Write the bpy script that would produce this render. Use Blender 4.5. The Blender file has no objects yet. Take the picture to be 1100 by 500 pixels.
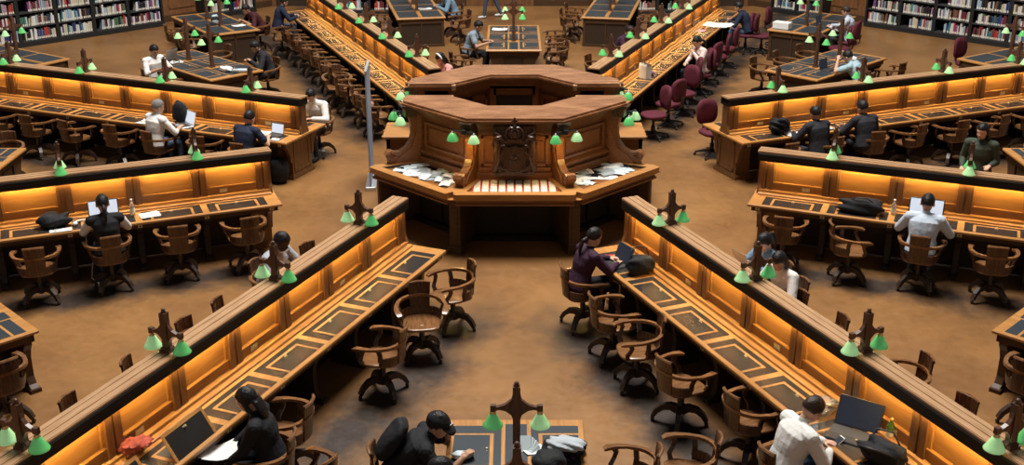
import bpy, math, random
import numpy as np
from math import sin, cos, pi, radians as R, atan2, hypot, sqrt
from mathutils import Vector as V, Matrix, Euler
random.seed(7)
scene = bpy.context.scene
COL = scene.collection

# ---------------------------------------------------------------- camera (fitted to the photograph)
CX, CD, CH, CP, CF = -.0381, 17.432, 6.3459, .3737, 1235.34
FW = V((0, cos(CP), -sin(CP))); RT = V((1, 0, 0)); UP = RT.cross(FW); CAM = V((CX, -CD, CH))
def at(u, v, z=0.0):
    """point of the horizontal plane z seen at photograph pixel (u, v)"""
    d = FW*CF+RT*(u-550)-UP*(v-250); t = (z-CH)/d.z
    return CAM+d*t
cd = bpy.data.cameras.new('camera'); cam = bpy.data.objects.new('camera', cd); COL.objects.link(cam)
cd.sensor_width = 36; cd.lens = 36*CF/1100; cam.location = CAM; cam.rotation_euler = (pi/2-CP, 0, 0)
cd.clip_start = .1; cd.clip_end = 200
scene.camera = cam

# ---------------------------------------------------------------- materials
def newmat(name):
    m = bpy.data.materials.new(name); m.use_nodes = True
    return m, m.node_tree.nodes, m.node_tree.links, m.node_tree.nodes['Principled BSDF']
def plain(name, col, rough=.5, metal=0, spec=.5, bump=0, bscale=60, vary=0, vscale=8, emis=None, estr=0, trans=0, alpha=None):
    m, N, L, b = newmat(name)
    b.inputs['Base Color'].default_value = (*col, 1); b.inputs['Roughness'].default_value = rough
    b.inputs['Metallic'].default_value = metal; b.inputs['Specular IOR Level'].default_value = spec
    tc = N.new('ShaderNodeTexCoord')
    n = N.new('ShaderNodeTexNoise'); n.inputs['Scale'].default_value = vscale; n.inputs['Detail'].default_value = 4
    L.new(tc.outputs['Object'], n.inputs['Vector'])
    mx = N.new('ShaderNodeMix'); mx.data_type = 'RGBA'
    v = max(vary, .08)
    mx.inputs[6].default_value = (*[c*(1-v) for c in col], 1); mx.inputs[7].default_value = (*[min(1, c*(1+v)) for c in col], 1)
    L.new(n.outputs['Fac'], mx.inputs[0]); L.new(mx.outputs[2], b.inputs['Base Color'])
    if bump:
        n2 = N.new('ShaderNodeTexNoise'); n2.inputs['Scale'].default_value = bscale; n2.inputs['Detail'].default_value = 3
        L.new(tc.outputs['Object'], n2.inputs['Vector'])
        bp = N.new('ShaderNodeBump'); bp.inputs['Strength'].default_value = bump; bp.inputs['Distance'].default_value = .02
        L.new(n2.outputs['Fac'], bp.inputs['Height']); L.new(bp.outputs['Normal'], b.inputs['Normal'])
    if emis:
        b.inputs['Emission Color'].default_value = (*emis, 1); b.inputs['Emission Strength'].default_value = estr
    if trans: b.inputs['Transmission Weight'].default_value = trans
    if alpha is not None: b.inputs['Alpha'].default_value = alpha
    return m
def wood(name, c1, c2, rough=.35, stretch=(2, 26, 26), scale=1.6, spec=.5, coat=0):
    m, N, L, b = newmat(name)
    tc = N.new('ShaderNodeTexCoord'); mp = N.new('ShaderNodeMapping'); mp.inputs['Scale'].default_value = stretch
    L.new(tc.outputs['Object'], mp.inputs['Vector'])
    n = N.new('ShaderNodeTexNoise'); n.inputs['Scale'].default_value = scale; n.inputs['Detail'].default_value = 6; n.inputs['Roughness'].default_value = .6
    L.new(mp.outputs['Vector'], n.inputs['Vector'])
    n2 = N.new('ShaderNodeTexNoise'); n2.inputs['Scale'].default_value = 1.1; n2.inputs['Detail'].default_value = 2
    L.new(tc.outputs['Object'], n2.inputs['Vector'])
    ad = N.new('ShaderNodeMath'); ad.operation = 'MULTIPLY_ADD'; ad.inputs[1].default_value = .35; ad.inputs[2].default_value = -.12
    L.new(n2.outputs['Fac'], ad.inputs[0])
    a2 = N.new('ShaderNodeMath'); L.new(n.outputs['Fac'], a2.inputs[0]); L.new(ad.outputs[0], a2.inputs[1])
    cr = N.new('ShaderNodeValToRGB'); cr.color_ramp.elements[0].position = .3; cr.color_ramp.elements[1].position = .78
    cr.color_ramp.elements[0].color = (*c1, 1); cr.color_ramp.elements[1].color = (*c2, 1)
    L.new(a2.outputs[0], cr.inputs['Fac']); L.new(cr.outputs['Color'], b.inputs['Base Color'])
    rr = N.new('ShaderNodeMapRange'); rr.inputs[3].default_value = rough*.8; rr.inputs[4].default_value = rough*1.25
    L.new(n.outputs['Fac'], rr.inputs[0]); L.new(rr.outputs[0], b.inputs['Roughness'])
    bp = N.new('ShaderNodeBump'); bp.inputs['Strength'].default_value = .03; bp.inputs['Distance'].default_value = .004
    L.new(n.outputs['Fac'], bp.inputs['Height']); L.new(bp.outputs['Normal'], b.inputs['Normal'])
    b.inputs['Specular IOR Level'].default_value = spec; b.inputs['Coat Weight'].default_value = coat; b.inputs['Coat Roughness'].default_value = .2
    return m
M = {}
M['oak'] = wood('oak_varnished', (.30, .125, .032), (.56, .27, .075), .36)
M['oakx'] = wood('oak_varnished_cross', (.30, .125, .032), (.56, .27, .075), .36, (26, 2, 26))
M['panel'] = wood('oak_panel', (.27, .120, .030), (.43, .205, .055), .42, (1.5, 14, 14))
M['pil'] = wood('oak_pilaster', (.10, .042, .014), (.21, .095, .03), .38, (20, 20, 2))
M['cap'] = wood('cap_worn_oak', (.30, .16, .075), (.52, .31, .16), .38)
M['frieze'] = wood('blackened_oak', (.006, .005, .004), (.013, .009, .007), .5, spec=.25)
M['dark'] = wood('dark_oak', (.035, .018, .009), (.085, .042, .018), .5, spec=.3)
M['vdark'] = wood('shadow_oak', (.018, .011, .007), (.045, .024, .012), .5)  # near-black oak; beneath the desks its darkness stands in for shade
M['lamp'] = wood('lamp_bracket_oak', (.045, .022, .014), (.13, .06, .035), .35, (26, 26, 3))
M['ros'] = wood('rostrum_oak', (.11, .040, .012), (.27, .105, .030), .30)
M['rosx'] = wood('rostrum_oak_upright', (.13, .045, .013), (.30, .12, .034), .30, (26, 26, 2))
M['rostop'] = wood('rostrum_top', (.18, .072, .030), (.40, .19, .085), .26, (1.5, 4, 4), 1.6, coat=.3)
M['roscnt'] = wood('rostrum_counter', (.27, .115, .034), (.50, .24, .075), .32)
M['carve'] = wood('carved_oak', (.030, .016, .010), (.095, .046, .026), .28, (20, 20, 8))
M['chair'] = wood('chair_oak', (.095, .040, .016), (.27, .125, .048), .22, (3, 22, 22), 2)
M['chairback'] = wood('chair_back_oak', (.034, .015, .008), (.10, .044, .020), .26, (20, 20, 3), 2)
M['chairleg'] = wood('chair_leg_dark', (.02, .012, .008), (.055, .03, .018), .4)
M['leather'] = plain('desk_leather', (.026, .023, .021), .27, vary=.3, vscale=5, bump=0, bscale=120, spec=.45)
M['leather2'] = plain('table_leather', (.024, .033, .042), .46, vary=.2, vscale=5, bump=.06, bscale=200, spec=.35)
M['brass'] = plain('brass', (.62, .48, .24), .35, metal=.9)
M['plate'] = plain('cream_plate', (.60, .48, .26), .4)
M['green'] = plain('green_glass', (.11, .48, .13), .2, vary=.3, vscale=14, spec=.6, emis=(.12, .55, .18), estr=.20)
M['green2'] = plain('green_glass_pale', (.42, .72, .33), .2, vary=.25, vscale=14, spec=.6, emis=(.38, .76, .36), estr=.28)
M['opal'] = plain('opal_glass_inside', (.75, .85, .72), .4)
M['bulb'] = plain('lamp_bulb', (1, .9, .7), .4, emis=(1, .62, .25), estr=5)
M['tube'] = plain('light_tube', (1, .8, .5), .4, emis=(1, .50, .10), estr=9)
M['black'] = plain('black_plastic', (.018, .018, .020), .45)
M['steel'] = plain('brushed_steel', (.55, .56, .57), .3, metal=.9)
M['red'] = plain('red_fabric', (.085, .004, .016), .8, vary=.2, bump=.1, bscale=150)
M['redfelt'] = plain('red_card_divider', (.55, .03, .035), .7)
M['card'] = plain('cream_card', (.80, .74, .60), .6)
M['paper'] = plain('white_paper', (.82, .82, .80), .6)
M['paperblue'] = plain('pale_blue_paper', (.52, .60, .64), .6)
M['papergrey'] = plain('grey_paper', (.30, .34, .36), .6)
M['screen'] = plain('lit_screen', (.6, .65, .7), .4, emis=(.75, .85, 1), estr=.55)
M['screendim'] = plain('dim_screen', (.012, .014, .02), .5, spec=.2, emis=(.25, .35, .6), estr=.04)
M['keys'] = plain('keyboard_dark', (.03, .03, .034), .5)
M['silver'] = plain('silver_metal', (.62, .63, .65), .35, metal=.6)
M['bag'] = plain('black_bag_fabric', (.010, .011, .014), .75, spec=.3, bump=.9, bscale=12)
M['scarf'] = plain('patterned_scarf', (.22, .04, .03), .9, vary=.95, vscale=30, bump=.7, bscale=22)
M['grey'] = plain('grey_knit', (.42, .46, .50), .9, bump=.5, bscale=30, vary=.1)
M['clear'] = plain('clear_plastic', (.8, .9, .95), .08, trans=.85)
M['greenbottle'] = plain('green_bottle_glass', (.10, .22, .04), .08, trans=.4)
M['label'] = plain('bottle_label', (.75, .72, .60), .6)
M['banner'] = plain('pale_blue_banner', (.36, .48, .66), .5)
M['cream'] = plain('cream_paint', (.62, .58, .50), .5)
M['shelfblack'] = plain('black_shelf_metal', (.012, .013, .014), .5)
M['shelfedge'] = plain('shelf_edge', (.035, .036, .038), .5)
M['plaster'] = plain('cream_plaster', (.55, .52, .47), .8)
M['wallwood'] = wood('wall_panelling', (.10, .042, .016), (.22, .10, .04), .4, (14, 14, 2))

# ---------------------------------------------------------------- mesh builder
class MB:
    def __init__(s): s.v = []; s.f = []; s.m = []
    def add(s, vs, fs, mi=0, T=None):
        o = len(s.v)
        s.v += [tuple(T @ V(p)) if T is not None else tuple(p) for p in vs]
        s.f += [tuple(i+o for i in f) for f in fs]; s.m += [mi]*len(fs)
        return s
    def box(s, x0, x1, y0, y1, z0, z1, mi=0, T=None):
        vs = [(x, y, z) for z in (z0, z1) for y in (y0, y1) for x in (x0, x1)]
        return s.add(vs, [(0, 2, 3, 1), (4, 5, 7, 6), (0, 1, 5, 4), (2, 6, 7, 3), (0, 4, 6, 2), (1, 3, 7, 5)], mi, T)
    def bbox(s, x0, x1, y0, y1, z0, z1, b=.006, mi=0, T=None):
        """box with chamfered upright corners and top edge"""
        def ring(x0, x1, y0, y1, z, c): return [(x0+c, y0, z), (x1-c, y0, z), (x1, y0+c, z), (x1, y1-c, z), (x1-c, y1, z), (x0+c, y1, z), (x0, y1-c, z), (x0, y0+c, z)]
        rs = [ring(x0, x1, y0, y1, z0, b), ring(x0, x1, y0, y1, z1-b, b), ring(x0+b, x1-b, y0+b, y1-b, z1, b*.6)]
        return s.rings(rs, mi, T)
    def rings(s, rs, mi=0, T=None, cap0=True, cap1=True, closed=True):
        n = len(rs[0]); vs = [p for r in rs for p in r]; fs = []
        for k in range(len(rs)-1):
            for i in range(n if closed else n-1):
                j = (i+1) % n
                fs.append((k*n+i, k*n+j, (k+1)*n+j, (k+1)*n+i))
        if cap0: fs.append(tuple(range(n-1, -1, -1)))
        if cap1: fs.append(tuple((len(rs)-1)*n+i for i in range(n)))
        return s.add(vs, fs, mi, T)
    def prism(s, poly, axis, a0, a1, mi=0, T=None):
        """poly in the plane normal to axis ('x': (y,z), 'y': (x,z), 'z': (x,y))"""
        def p3(p, a): return (a, p[0], p[1]) if axis == 'x' else (p[0], a, p[1]) if axis == 'y' else (p[0], p[1], a)
        return s.rings([[p3(p, a0) for p in poly], [p3(p, a1) for p in poly]], mi, T)
    def lathe(s, prof, n=16, mi=0, T=None, cap=True):
        rs = [[(r*cos(2*pi*i/n), r*sin(2*pi*i/n), z) for i in range(n)] for r, z in prof]
        return s.rings(rs, mi, T, cap, cap)
    def ball(s, c, r, n=10, mi=0, T=None):
        r = r if isinstance(r, (tuple, list)) else (r, r, r); rs = []
        for k in range(1, n//2+2):
            a = pi*(k/(n//2+2)); rs.append([(c[0]+r[0]*sin(a)*cos(2*pi*i/n), c[1]+r[1]*sin(a)*sin(2*pi*i/n), c[2]-r[2]*cos(a)) for i in range(n)])
        return s.rings(rs, mi, T)
    def sweep(s, path, w, h, mi=0, T=None, up=(0, 0, 1), n=4):
        """w x h section swept along path (w sideways, h along up); lists allowed"""
        P = [V(p) for p in path]; rs = []; k = len(P)
        W = w if isinstance(w, (list, tuple)) else [w]*k; H = h if isinstance(h, (list, tuple)) else [h]*k
        upv = V(up)
        for i, p in enumerate(P):
            t = (P[min(i+1, k-1)]-P[max(i-1, 0)]).normalized(); sd = t.cross(upv)
            if sd.length < 1e-4: sd = t.cross(V((0, 1, 0)))
            sd.normalize(); u2 = sd.cross(t).normalized()
            if n == 4: rs.append([tuple(p+sd*a*W[i]/2+u2*b*H[i]/2) for a, b in ((-1, -1), (1, -1), (1, 1), (-1, 1))])
            else: rs.append([tuple(p+sd*cos(2*pi*q/n)*W[i]/2+u2*sin(2*pi*q/n)*H[i]/2) for q in range(n)])
        return s.rings(rs, mi, T)
    def tube(s, path, r, n=8, mi=0, T=None, up=(0, 0, 1)):
        d = [2*x for x in r] if isinstance(r, (list, tuple)) else 2*r
        return s.sweep(path, d, d, mi, T, up, n)
    def mesh(s, name, mats, smooth=False):
        me = bpy.data.meshes.new(name); me.from_pydata(s.v, [], s.f)
        for m in (mats if isinstance(mats, (list, tuple)) else [mats]): me.materials.append(m)
        if max(s.m, default=0) > 0: me.polygons.foreach_set('material_index', s.m)
        if smooth: me.polygons.foreach_set('use_smooth', [True]*len(me.polygons))
        me.update(); return me
    def build(s, name, mats, parent=None, smooth=False, loc=None):
        o = bpy.data.objects.new(name, s.mesh(name, mats, smooth)); COL.objects.link(o)
        if smooth == 'auto':
            pass
        if parent: o.parent = parent
        if loc: o.location = loc
        return o
def smooth_edges(me, ang=.6):
    """smooth shading with sharp edges where faces meet steeply"""
    me.polygons.foreach_set('use_smooth', [True]*len(me.polygons))
    try: me.set_sharp_from_angle(angle=ang)
    except Exception: pass
def tag(o, label, cat, group=None, kind=None):
    if label: o['label'] = label
    if cat: o['category'] = cat
    if group: o['group'] = group
    if kind: o['kind'] = kind
    return o
def thing(name, label, cat, loc=(0, 0, 0), rz=0, group=None):
    o = bpy.data.objects.new(name, None); COL.objects.link(o); o.empty_display_size = .1
    o.location = loc; o.rotation_euler = (0, 0, rz); return tag(o, label, cat, group)
def struct(mb, name, mats): return tag(mb.build(name, mats), None, None, kind='structure')
def dup(root, loc, rz, label, group=None):
    r = root.copy(); COL.objects.link(r); r.location = loc; r.rotation_euler = (0, 0, rz); r['label'] = label
    if group: r['group'] = group
    def kids(a, b):
        for ch in a.children:
            c = ch.copy(); COL.objects.link(c); c.parent = b; kids(ch, c)
    kids(root, r); return r
class Proto:
    """first call moves the prototype itself, later calls copy it"""
    def __init__(s, root): s.root = root; s.used = False
    def put(s, loc, rz, label, group=None):
        if not s.used:
            s.used = True; r = s.root; r.location = loc; r.rotation_euler = (0, 0, rz); r['label'] = label
            if group: r['group'] = group
            return r
        return dup(s.root, loc, rz, label, group)
ORD = ['first', 'second', 'third', 'fourth', 'fifth', 'sixth', 'seventh', 'eighth', 'ninth', 'tenth', 'eleventh', 'twelfth']

# ---------------------------------------------------------------- the room: octagonal hall
AP = 17.75
def octo(ap, ph=22.5): 
    r = ap/cos(R(22.5)); return [(r*cos(R(ph+45*k)), r*sin(R(ph+45*k))) for k in range(8)]
fm, N, L, b = newmat('brown_linoleum')
tc = N.new('ShaderNodeTexCoord')
n1 = N.new('ShaderNodeTexNoise'); n1.inputs['Scale'].default_value = .55; n1.inputs['Detail'].default_value = 5; n1.inputs['Roughness'].default_value = .55
n2 = N.new('ShaderNodeTexNoise'); n2.inputs['Scale'].default_value = 7; n2.inputs['Detail'].default_value = 8; n2.inputs['Roughness'].default_value = .7
L.new(tc.outputs['Object'], n1.inputs['Vector']); L.new(tc.outputs['Object'], n2.inputs['Vector'])
mx = N.new('ShaderNodeMix'); mx.data_type = 'RGBA'; mx.inputs[6].default_value = (.185, .083, .026, 1); mx.inputs[7].default_value = (.35, .170, .054, 1)
cr = N.new('ShaderNodeMapRange'); cr.inputs[1].default_value = .3; cr.inputs[2].default_value = .7
L.new(n1.outputs['Fac'], cr.inputs[0]); L.new(cr.outputs[0], mx.inputs[0])
mx2 = N.new('ShaderNodeMix'); mx2.data_type = 'RGBA'; mx2.blend_type = 'MULTIPLY'; mx2.inputs[0].default_value = .35
L.new(mx.outputs[2], mx2.inputs[6]); L.new(n2.outputs['Fac'], mx2.inputs[7])
WEAR_SHADE = mx2   # scuffs and painted under-desk shade are mixed in once the chairs are placed
mr = N.new('ShaderNodeMapRange'); mr.inputs[1].default_value = .3; mr.inputs[2].default_value = .7; mr.inputs[3].default_value = .33; mr.inputs[4].default_value = .50
L.new(n2.outputs['Fac'], mr.inputs[0]); L.new(mr.outputs[0], b.inputs['Roughness'])
L.new(mx2.outputs[2], b.inputs['Base Color'])
b.inputs['Specular IOR Level'].default_value = .5
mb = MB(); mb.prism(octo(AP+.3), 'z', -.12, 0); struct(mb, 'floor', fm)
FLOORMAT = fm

WN = ['east', 'north_east', 'north', 'north_west', 'west', 'south_west', 'south', 'south_east']
for k in range(8):
    az = R(45*k); T = Matrix.Rotation(az, 4, 'Z'); hw = AP*math.tan(R(22.5))
    mb = MB(); mb.box(AP, AP+.3, -hw-.1, hw+.1, 0, 5.2, 0, T)
    o = struct(mb, 'wall_'+WN[k], M['plaster'])
    # oak panelling of the ground storey
    mb = MB(); mb.box(AP-.06, AP-.005, -hw, hw, .18, 2.6, 0, T)
    npn = 12
    for i in range(npn):
        y0 = -hw+2*hw*i/npn; y1 = y0+2*hw/npn
        mb.box(AP-.10, AP-.06, y0-.07, y0+.07, .18, 2.6, 0, T)
        mb.box(AP-.085, AP-.06, y0+.2, y1-.2, .35, 1.2, 0, T); mb.box(AP-.085, AP-.06, y0+.2, y1-.2, 1.35, 2.45, 0, T)
    mb.box(AP-.16, AP-.005, -hw, hw, 2.6, 2.75, 0, T)
    struct(mb, 'trim_%d' % (k+1), M['wallwood'])
    mb = MB(); mb.box(AP-.13, AP-.005, -hw, hw, 0, .18, 0, T); struct(mb, 'baseboard_'+WN[k], M['dark'])
# doors of the north wall, beyond the rostrum
for i, (x, w) in enumerate([(-9.0, 0)]): pass
def wall_door(n, az, t, w=1.5, h=2.5, mt='vdark'):
    T = Matrix.Rotation(R(az), 4, 'Z')
    mb = MB(); mb.box(AP-.17, AP-.10, t-w/2-.12, t-w/2, 0, h, 0, T); mb.box(AP-.17, AP-.10, t+w/2, t+w/2+.12, 0, h, 0, T); mb.box(AP-.17, AP-.10, t-w/2-.12, t+w/2+.12, h, h+.14, 0, T)
    mb.box(AP-.14, AP-.11, t-w/2, t+w/2, 0, h, 1, T)
    for s in (-1, 1):
        c = t+s*w/4
        mb.box(AP-.155, AP-.13, c-w*.17, c+w*.17, .25, 1.05, 1, T); mb.box(AP-.155, AP-.13, c-w*.17, c+w*.17, 1.2, 2.3, 1, T)
    struct(mb, 'door_%d' % n, [M['wallwood'], M[mt]])
wall_door(1, 90, 6.5, 1.4); wall_door(2, 90, -6.3, 1.4); wall_door(3, 90, 0.4, 1.8, mt='wallwood'); wall_door(4, 90, -3.6, 1.3)

# ---------------------------------------------------------------- bookcases and books
BOOKCOL = [('navy blue', (.03, .05, .14)), ('white', (.66, .66, .63)), ('grey', (.26, .28, .30)), ('maroon', (.16, .025, .035)), ('cream', (.55, .50, .38)), ('black', (.015, .015, .018)),
           ('teal', (.05, .20, .24)), ('pale blue', (.33, .45, .55)), ('red', (.42, .04, .04)), ('brown', (.16, .09, .05)), ('green', (.06, .15, .08)), ('purple', (.16, .07, .20)), ('pink', (.55, .22, .30))]
WTS = [9, 20, 11, 8, 11, 10, 6, 7, 4, 6, 4, 4, 2]
for nme, c in BOOKCOL: M['bk_'+nme] = plain('book_'+nme.replace(' ', '_'), c, .5)
BKMESH = {}
def book_mesh(ci, w, h, d):
    key = (ci, round(w*200), round(h*50)); 
    if key not in BKMESH:
        w = key[1]/200; h = key[2]/50; mb = MB()
        t = .003; mb.box(0, d, -w/2, -w/2+t, 0, h); mb.box(0, d, w/2-t, w/2, 0, h)         # boards
        mb.rings([[(0, -w/2, z), (-.006, -w/4, z), (-.006, w/4, z), (0, w/2, z), (t, w/2, z), (t, -w/2, z)] for z in (0, h)])  # rounded spine
        mb.box(t, d-.006, -w/2+t, w/2-t, .004, h-.006, 1)                                    # page block
        mb.box(-.0078, -.004, -w*.34, w*.34, .012, .062, 2)                                      # shelf-mark label
        BKMESH[key] = mb.mesh('book', [M['bk_'+BOOKCOL[ci][0]], M['paper'], M['label']])
    return BKMESH[key], key[1]/200
books = []   # (distance, T, mesh, label, group)
def bookcase(az, t0, t1, nb, side, front=AP-.55, low=0.0, tops=2.9, label='', z0=.12):
    T = Matrix.Rotation(R(az), 4, 'Z'); 
    root = thing('bookcase', label, 'bookcase', T @ V((front, (t0+t1)/2, 0)), R(az), 'black bookcases against the walls')
    c = (t0+t1)/2; Tl = Matrix.Translation((0, -c, 0))
    mb = MB(); mb.box(0, .45, t0-.03, t0+.02, 0, tops, 0, Tl); mb.box(0, .45, t1-.02, t1+.03, 0, tops, 0, Tl); mb.box(.42, .45, t0, t1, 0, tops, 0, Tl); mb.box(.0, .45, t0, t1, tops-.04, tops, 0, Tl)
    mb.build('carcass', M['shelfblack'], root)
    MB().box(-.02, .45, t0-.03, t1+.03, 0, z0, 0, Tl).build('plinth', M['shelfblack'], root)
    bw = (t1-t0)/nb; rows = int((tops-z0)/.36)
    for i in range(1, nb): MB().box(-.005, .42, t0+bw*i-.045, t0+bw*i+.045, z0, tops-.04, 0, Tl).build('upright', M['shelfblack'], root)
    for r in range(rows):
        z = z0+.36*r
        for i in range(nb):
            MB().box(-.01, .42, t0+bw*i+.046, t0+bw*(i+1)-.046, z, z+.03, 0, Tl).build('shelf', M['shelfedge'], root)
            y = t0+bw*i+.06; yend = t0+bw*(i+1)-.06
            stop = yend if random.random() < .62 else y+(yend-y)*random.uniform(.62, .92)
            run = None
            while y < stop-.03:
                if run is None or random.random() < .8: run = random.choices(range(len(BOOKCOL)), WTS)[0]; hh = random.uniform(.20, .29)
                w = random.uniform(.028, .058); h = hh+random.uniform(-.02, .02)
                me, w = book_mesh(run, w, h, .17)
                y += w/2+.0015
                tilt = random.uniform(-.02, .02) if random.random() < .9 else random.uniform(.08, .14)
                P = T @ Matrix.Translation((front+.015+random.uniform(0, .02), y, z+.0305)) @ Matrix.Rotation(tilt, 4, 'X')
                wp = P.translation; y += w/2+abs(tilt)*h*.9
                books.append(((wp-CAM).length, P, me, BOOKCOL[run][0], r, i, side))
bookcase(135, -3.4, 2.6, 6, 'upper left wall bookcase', label='long black bookcase full of books along the upper left wall')
bookcase(45, -2.6, 3.35, 6, 'upper right wall bookcase', label='long black bookcase full of books along the upper right wall')
bookcase(135, -6.4, -4.75, 2, 'short bookcase behind the upper left tables', label='short black bookcase beyond the table with the maroon-clad reader')
bookcase(45, 4.75, 6.4, 2, 'short bookcase behind the upper right tables', label='short black bookcase beyond the table with the white box')
bookcase(90, 3.3, 5.1, 2, 'low bookcase at the back left', front=AP-1.6, tops=1.25, label='low black bookcase left of the back left double desk')
bookcase(90, -5.1, -3.3, 2, 'low bookcase at the back right', front=AP-1.6, tops=1.25, label='low black bookcase right of the back right double desk')
def pix(p):
    d = p-CAM; return 550+CF*d.dot(RT)/d.dot(FW), 250-CF*d.dot(UP)/d.dot(FW)
inv, outv = [], []
for bk in books:
    u, v = pix(bk[1].translation)
    if -8 < u < 1108 and v > -2: inv.append(bk)
    elif -60 < u < 1160 and v > -40: outv.append(bk)
inv.sort(key=lambda b: b[0])
RW = ['lowest', 'second lowest', 'third', 'fourth', 'fifth', 'sixth', 'seventh', 'eighth']
from collections import defaultdict
for d, P, me, cn, r, i, side in inv[:300]:
    o = bpy.data.objects.new('book', me); COL.objects.link(o); o.matrix_world = P
    tag(o, '%s book on the %s shelf, bay %s, of the %s' % (cn, RW[r], ORD[i] if False else ['one','two','three','four','five','six'][i], side), 'book', 'books on the shelves along the walls')
rest = bpy.data.meshes.new('books'); 
import bmesh
bm = bmesh.new(); mats = []; 
for d, P, me, cn, r, i, side in inv[300:]+outv:
    n0 = len(bm.faces); nv = len(bm.verts); bm.from_mesh(me); bm.verts.ensure_lookup_table(); bm.faces.ensure_lookup_table()
    for m_ in me.materials:
        if m_ not in mats: mats.append(m_)
    idx = [mats.index(m_) for m_ in me.materials]
    for v_ in bm.verts[nv:]: v_.co = P @ v_.co
    for f_ in bm.faces[n0:]: f_.material_index = idx[f_.material_index]
bm.to_mesh(rest); bm.free()
for m_ in mats: rest.materials.append(m_)
o = bpy.data.objects.new('books', rest); COL.objects.link(o); tag(o, 'remaining mixed books filling the farther shelves of the bookcases', 'books', kind='stuff')
# ---------------------------------------------------------------- the long radial desks
RC = 3.90; NM = 11; DL = NM*.9+.18
AZ = {'A': -112.5, 'a': -67.5, 'B': -157.5, 'b': -22.5, 'C': 157.5, 'c': 22.5, 'D': 112.5, 'd': 67.5}
NEAR = {'A': 1, 'a': -1, 'B': 1, 'b': -1, 'C': 1, 'c': -1, 'D': 1, 'd': -1}
DN = {'A': 'front left long desk', 'a': 'front right long desk', 'B': 'middle left long desk', 'b': 'middle right long desk',
      'C': 'upper left long desk', 'c': 'upper right long desk', 'D': 'back left long desk', 'd': 'back right long desk'}
def P2(k, r, off, z=0):
    """world point at radius r along desk k, off metres towards its near side"""
    t = R(AZ[k]); d = V((cos(t), sin(t), 0)); n = V((-sin(t), cos(t), 0))*NEAR[k]
    p = d*r+n*off; return V((p.x, p.y, z))
def FACE(k, side=1):
    """heading of someone sitting at desk k (side 1 near, -1 far)"""
    return R(AZ[k]-90*NEAR[k]*side)
def long_mirror(mb, fn):
    for s in (1, -1): fn(mb, s)
def YB(mb, x0, x1, ya, yb, z0, z1, s, mi=0):
    a, b = sorted((ya*s, yb*s)); mb.box(x0, x1, a, b, z0, z1, mi)

part = MB()                                              # partition wall with pilasters and raised panels
part.box(0, DL, -.025, .025, .757, 1.30); part.box(.1, DL, -.03, .03, .02, .757, 2)  # core below the desktop coloured dark to paint in the shade there
for i in range(NM+1):
    x = .09+.9*i
    for s in (1, -1):
        YB(part, x-.098, x-.012, .02, .086, .78, 1.30, s, 1); YB(part, x+.012, x+.098, .02, .086, .78, 1.30, s, 1)
        YB(part, x-.012, x+.012, .02, .058, .78, 1.30, s, 1)
for s in (1, -1):
    for i in range(NM):
        x0 = .09+.9*i+.098; x1 = x0+.9-.196
        YB(part, x0, x1, .02, .058, .78, .915, s); YB(part, x0, x1, .02, .068, .915, .935, s)   # bottom rail and moulding
        YB(part, x0, x0+.03, .02, .05, .935, 1.30, s); YB(part, x1-.03, x1, .02, .05, .935, 1.30, s)                                       # raised field
    part.prism([(.02*s, .755), (.185*s, .755), (.185*s, .778), (.175*s, .784), (.125*s, .786), (.12*s, .815), (.08*s, .822), (.02*s, .822)][::s], 'x', 0, DL)
part.prism([(-.12, .757), (.12, .757), (.115, .80), (.09, .88), (.078, .95), (.078, 1.26), (-.078, 1.26), (-.078, .95), (-.09, .88), (-.115, .80)], 'x', -.03, .02, 1)
part_me = part.mesh('partition', [M['panel'], M['pil'], M['vdark']])
cap = MB(); cap.box(-.06, DL+.05, -.115, .115, 1.372, 1.392); cap.box(-.05, DL+.04, -.03, .03, 1.392, 1.40)
for s in (1, -1): YB(cap, -.055, DL+.045, .055, .105, 1.392, 1.398, s)
cap_me = cap.mesh('cap', M['cap'])
fas = MB()
for s in (1, -1): fas.prism([(.02*s, 1.30), (.095*s, 1.30), (.115*s, 1.25), (.125*s, 1.25), (.125*s, 1.355), (.112*s, 1.372), (.02*s, 1.372)][::s], 'x', -.045, DL+.04)
fas.box(-.045, -.02, -.105, .105, 1.25, 1.37)
fas_me = fas.mesh('cornice', M['frieze'])
tube = MB(); tube.box(.02, DL-.02, .092, .104, 1.276, 1.290); tube_me = tube.mesh('light_tube', M['tube'])
def top_side(s):
    m = MB(); a, b = sorted((.12*s, .64*s)); m.bbox(-.06, DL, a, b, .722, .757, .008); m.box(-.06, .0, min(0, .13*s), max(0, .13*s), .722, .7565); return m.mesh('desktop', M['oak'])
def under_side(s):
    m = MB(); YB(m, 0, DL, .55, .605, .655, .722, s)
    YB(m, .05, DL, .58, .61, .69, .722, s)
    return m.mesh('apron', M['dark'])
def support(s):
    m = MB(); pr = [(.075, 0), (.50, 0), (.50, .05), (.44, .08), (.41, .14), (.40, .30), (.41, .42), (.45, .52), (.52, .58), (.56, .64), (.56, .70), (.075, .70)]
    m.prism([(y*s, z) for y, z in pr][::s], 'x', -.035, .035)
    YB(m, -.05, .05, .30, .52, 0, .05, s); YB(m, -.045, .045, .12, .36, .12, .60, s)
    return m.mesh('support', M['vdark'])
endp = MB()
endp.box(.06, .34, -.30, .30, .06, .722); endp.box(.035, .36, -.34, .34, 0, .06); endp.box(.045, .35, -.32, .32, .06, .085); endp.box(.05, .06, -.25, -.20, .12, .66); endp.box(.05, .06, .20, .25, .12, .66); endp.box(.05, .06, -.25, .25, .12, .17); endp.box(.05, .06, -.25, .25, .61, .66)
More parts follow.
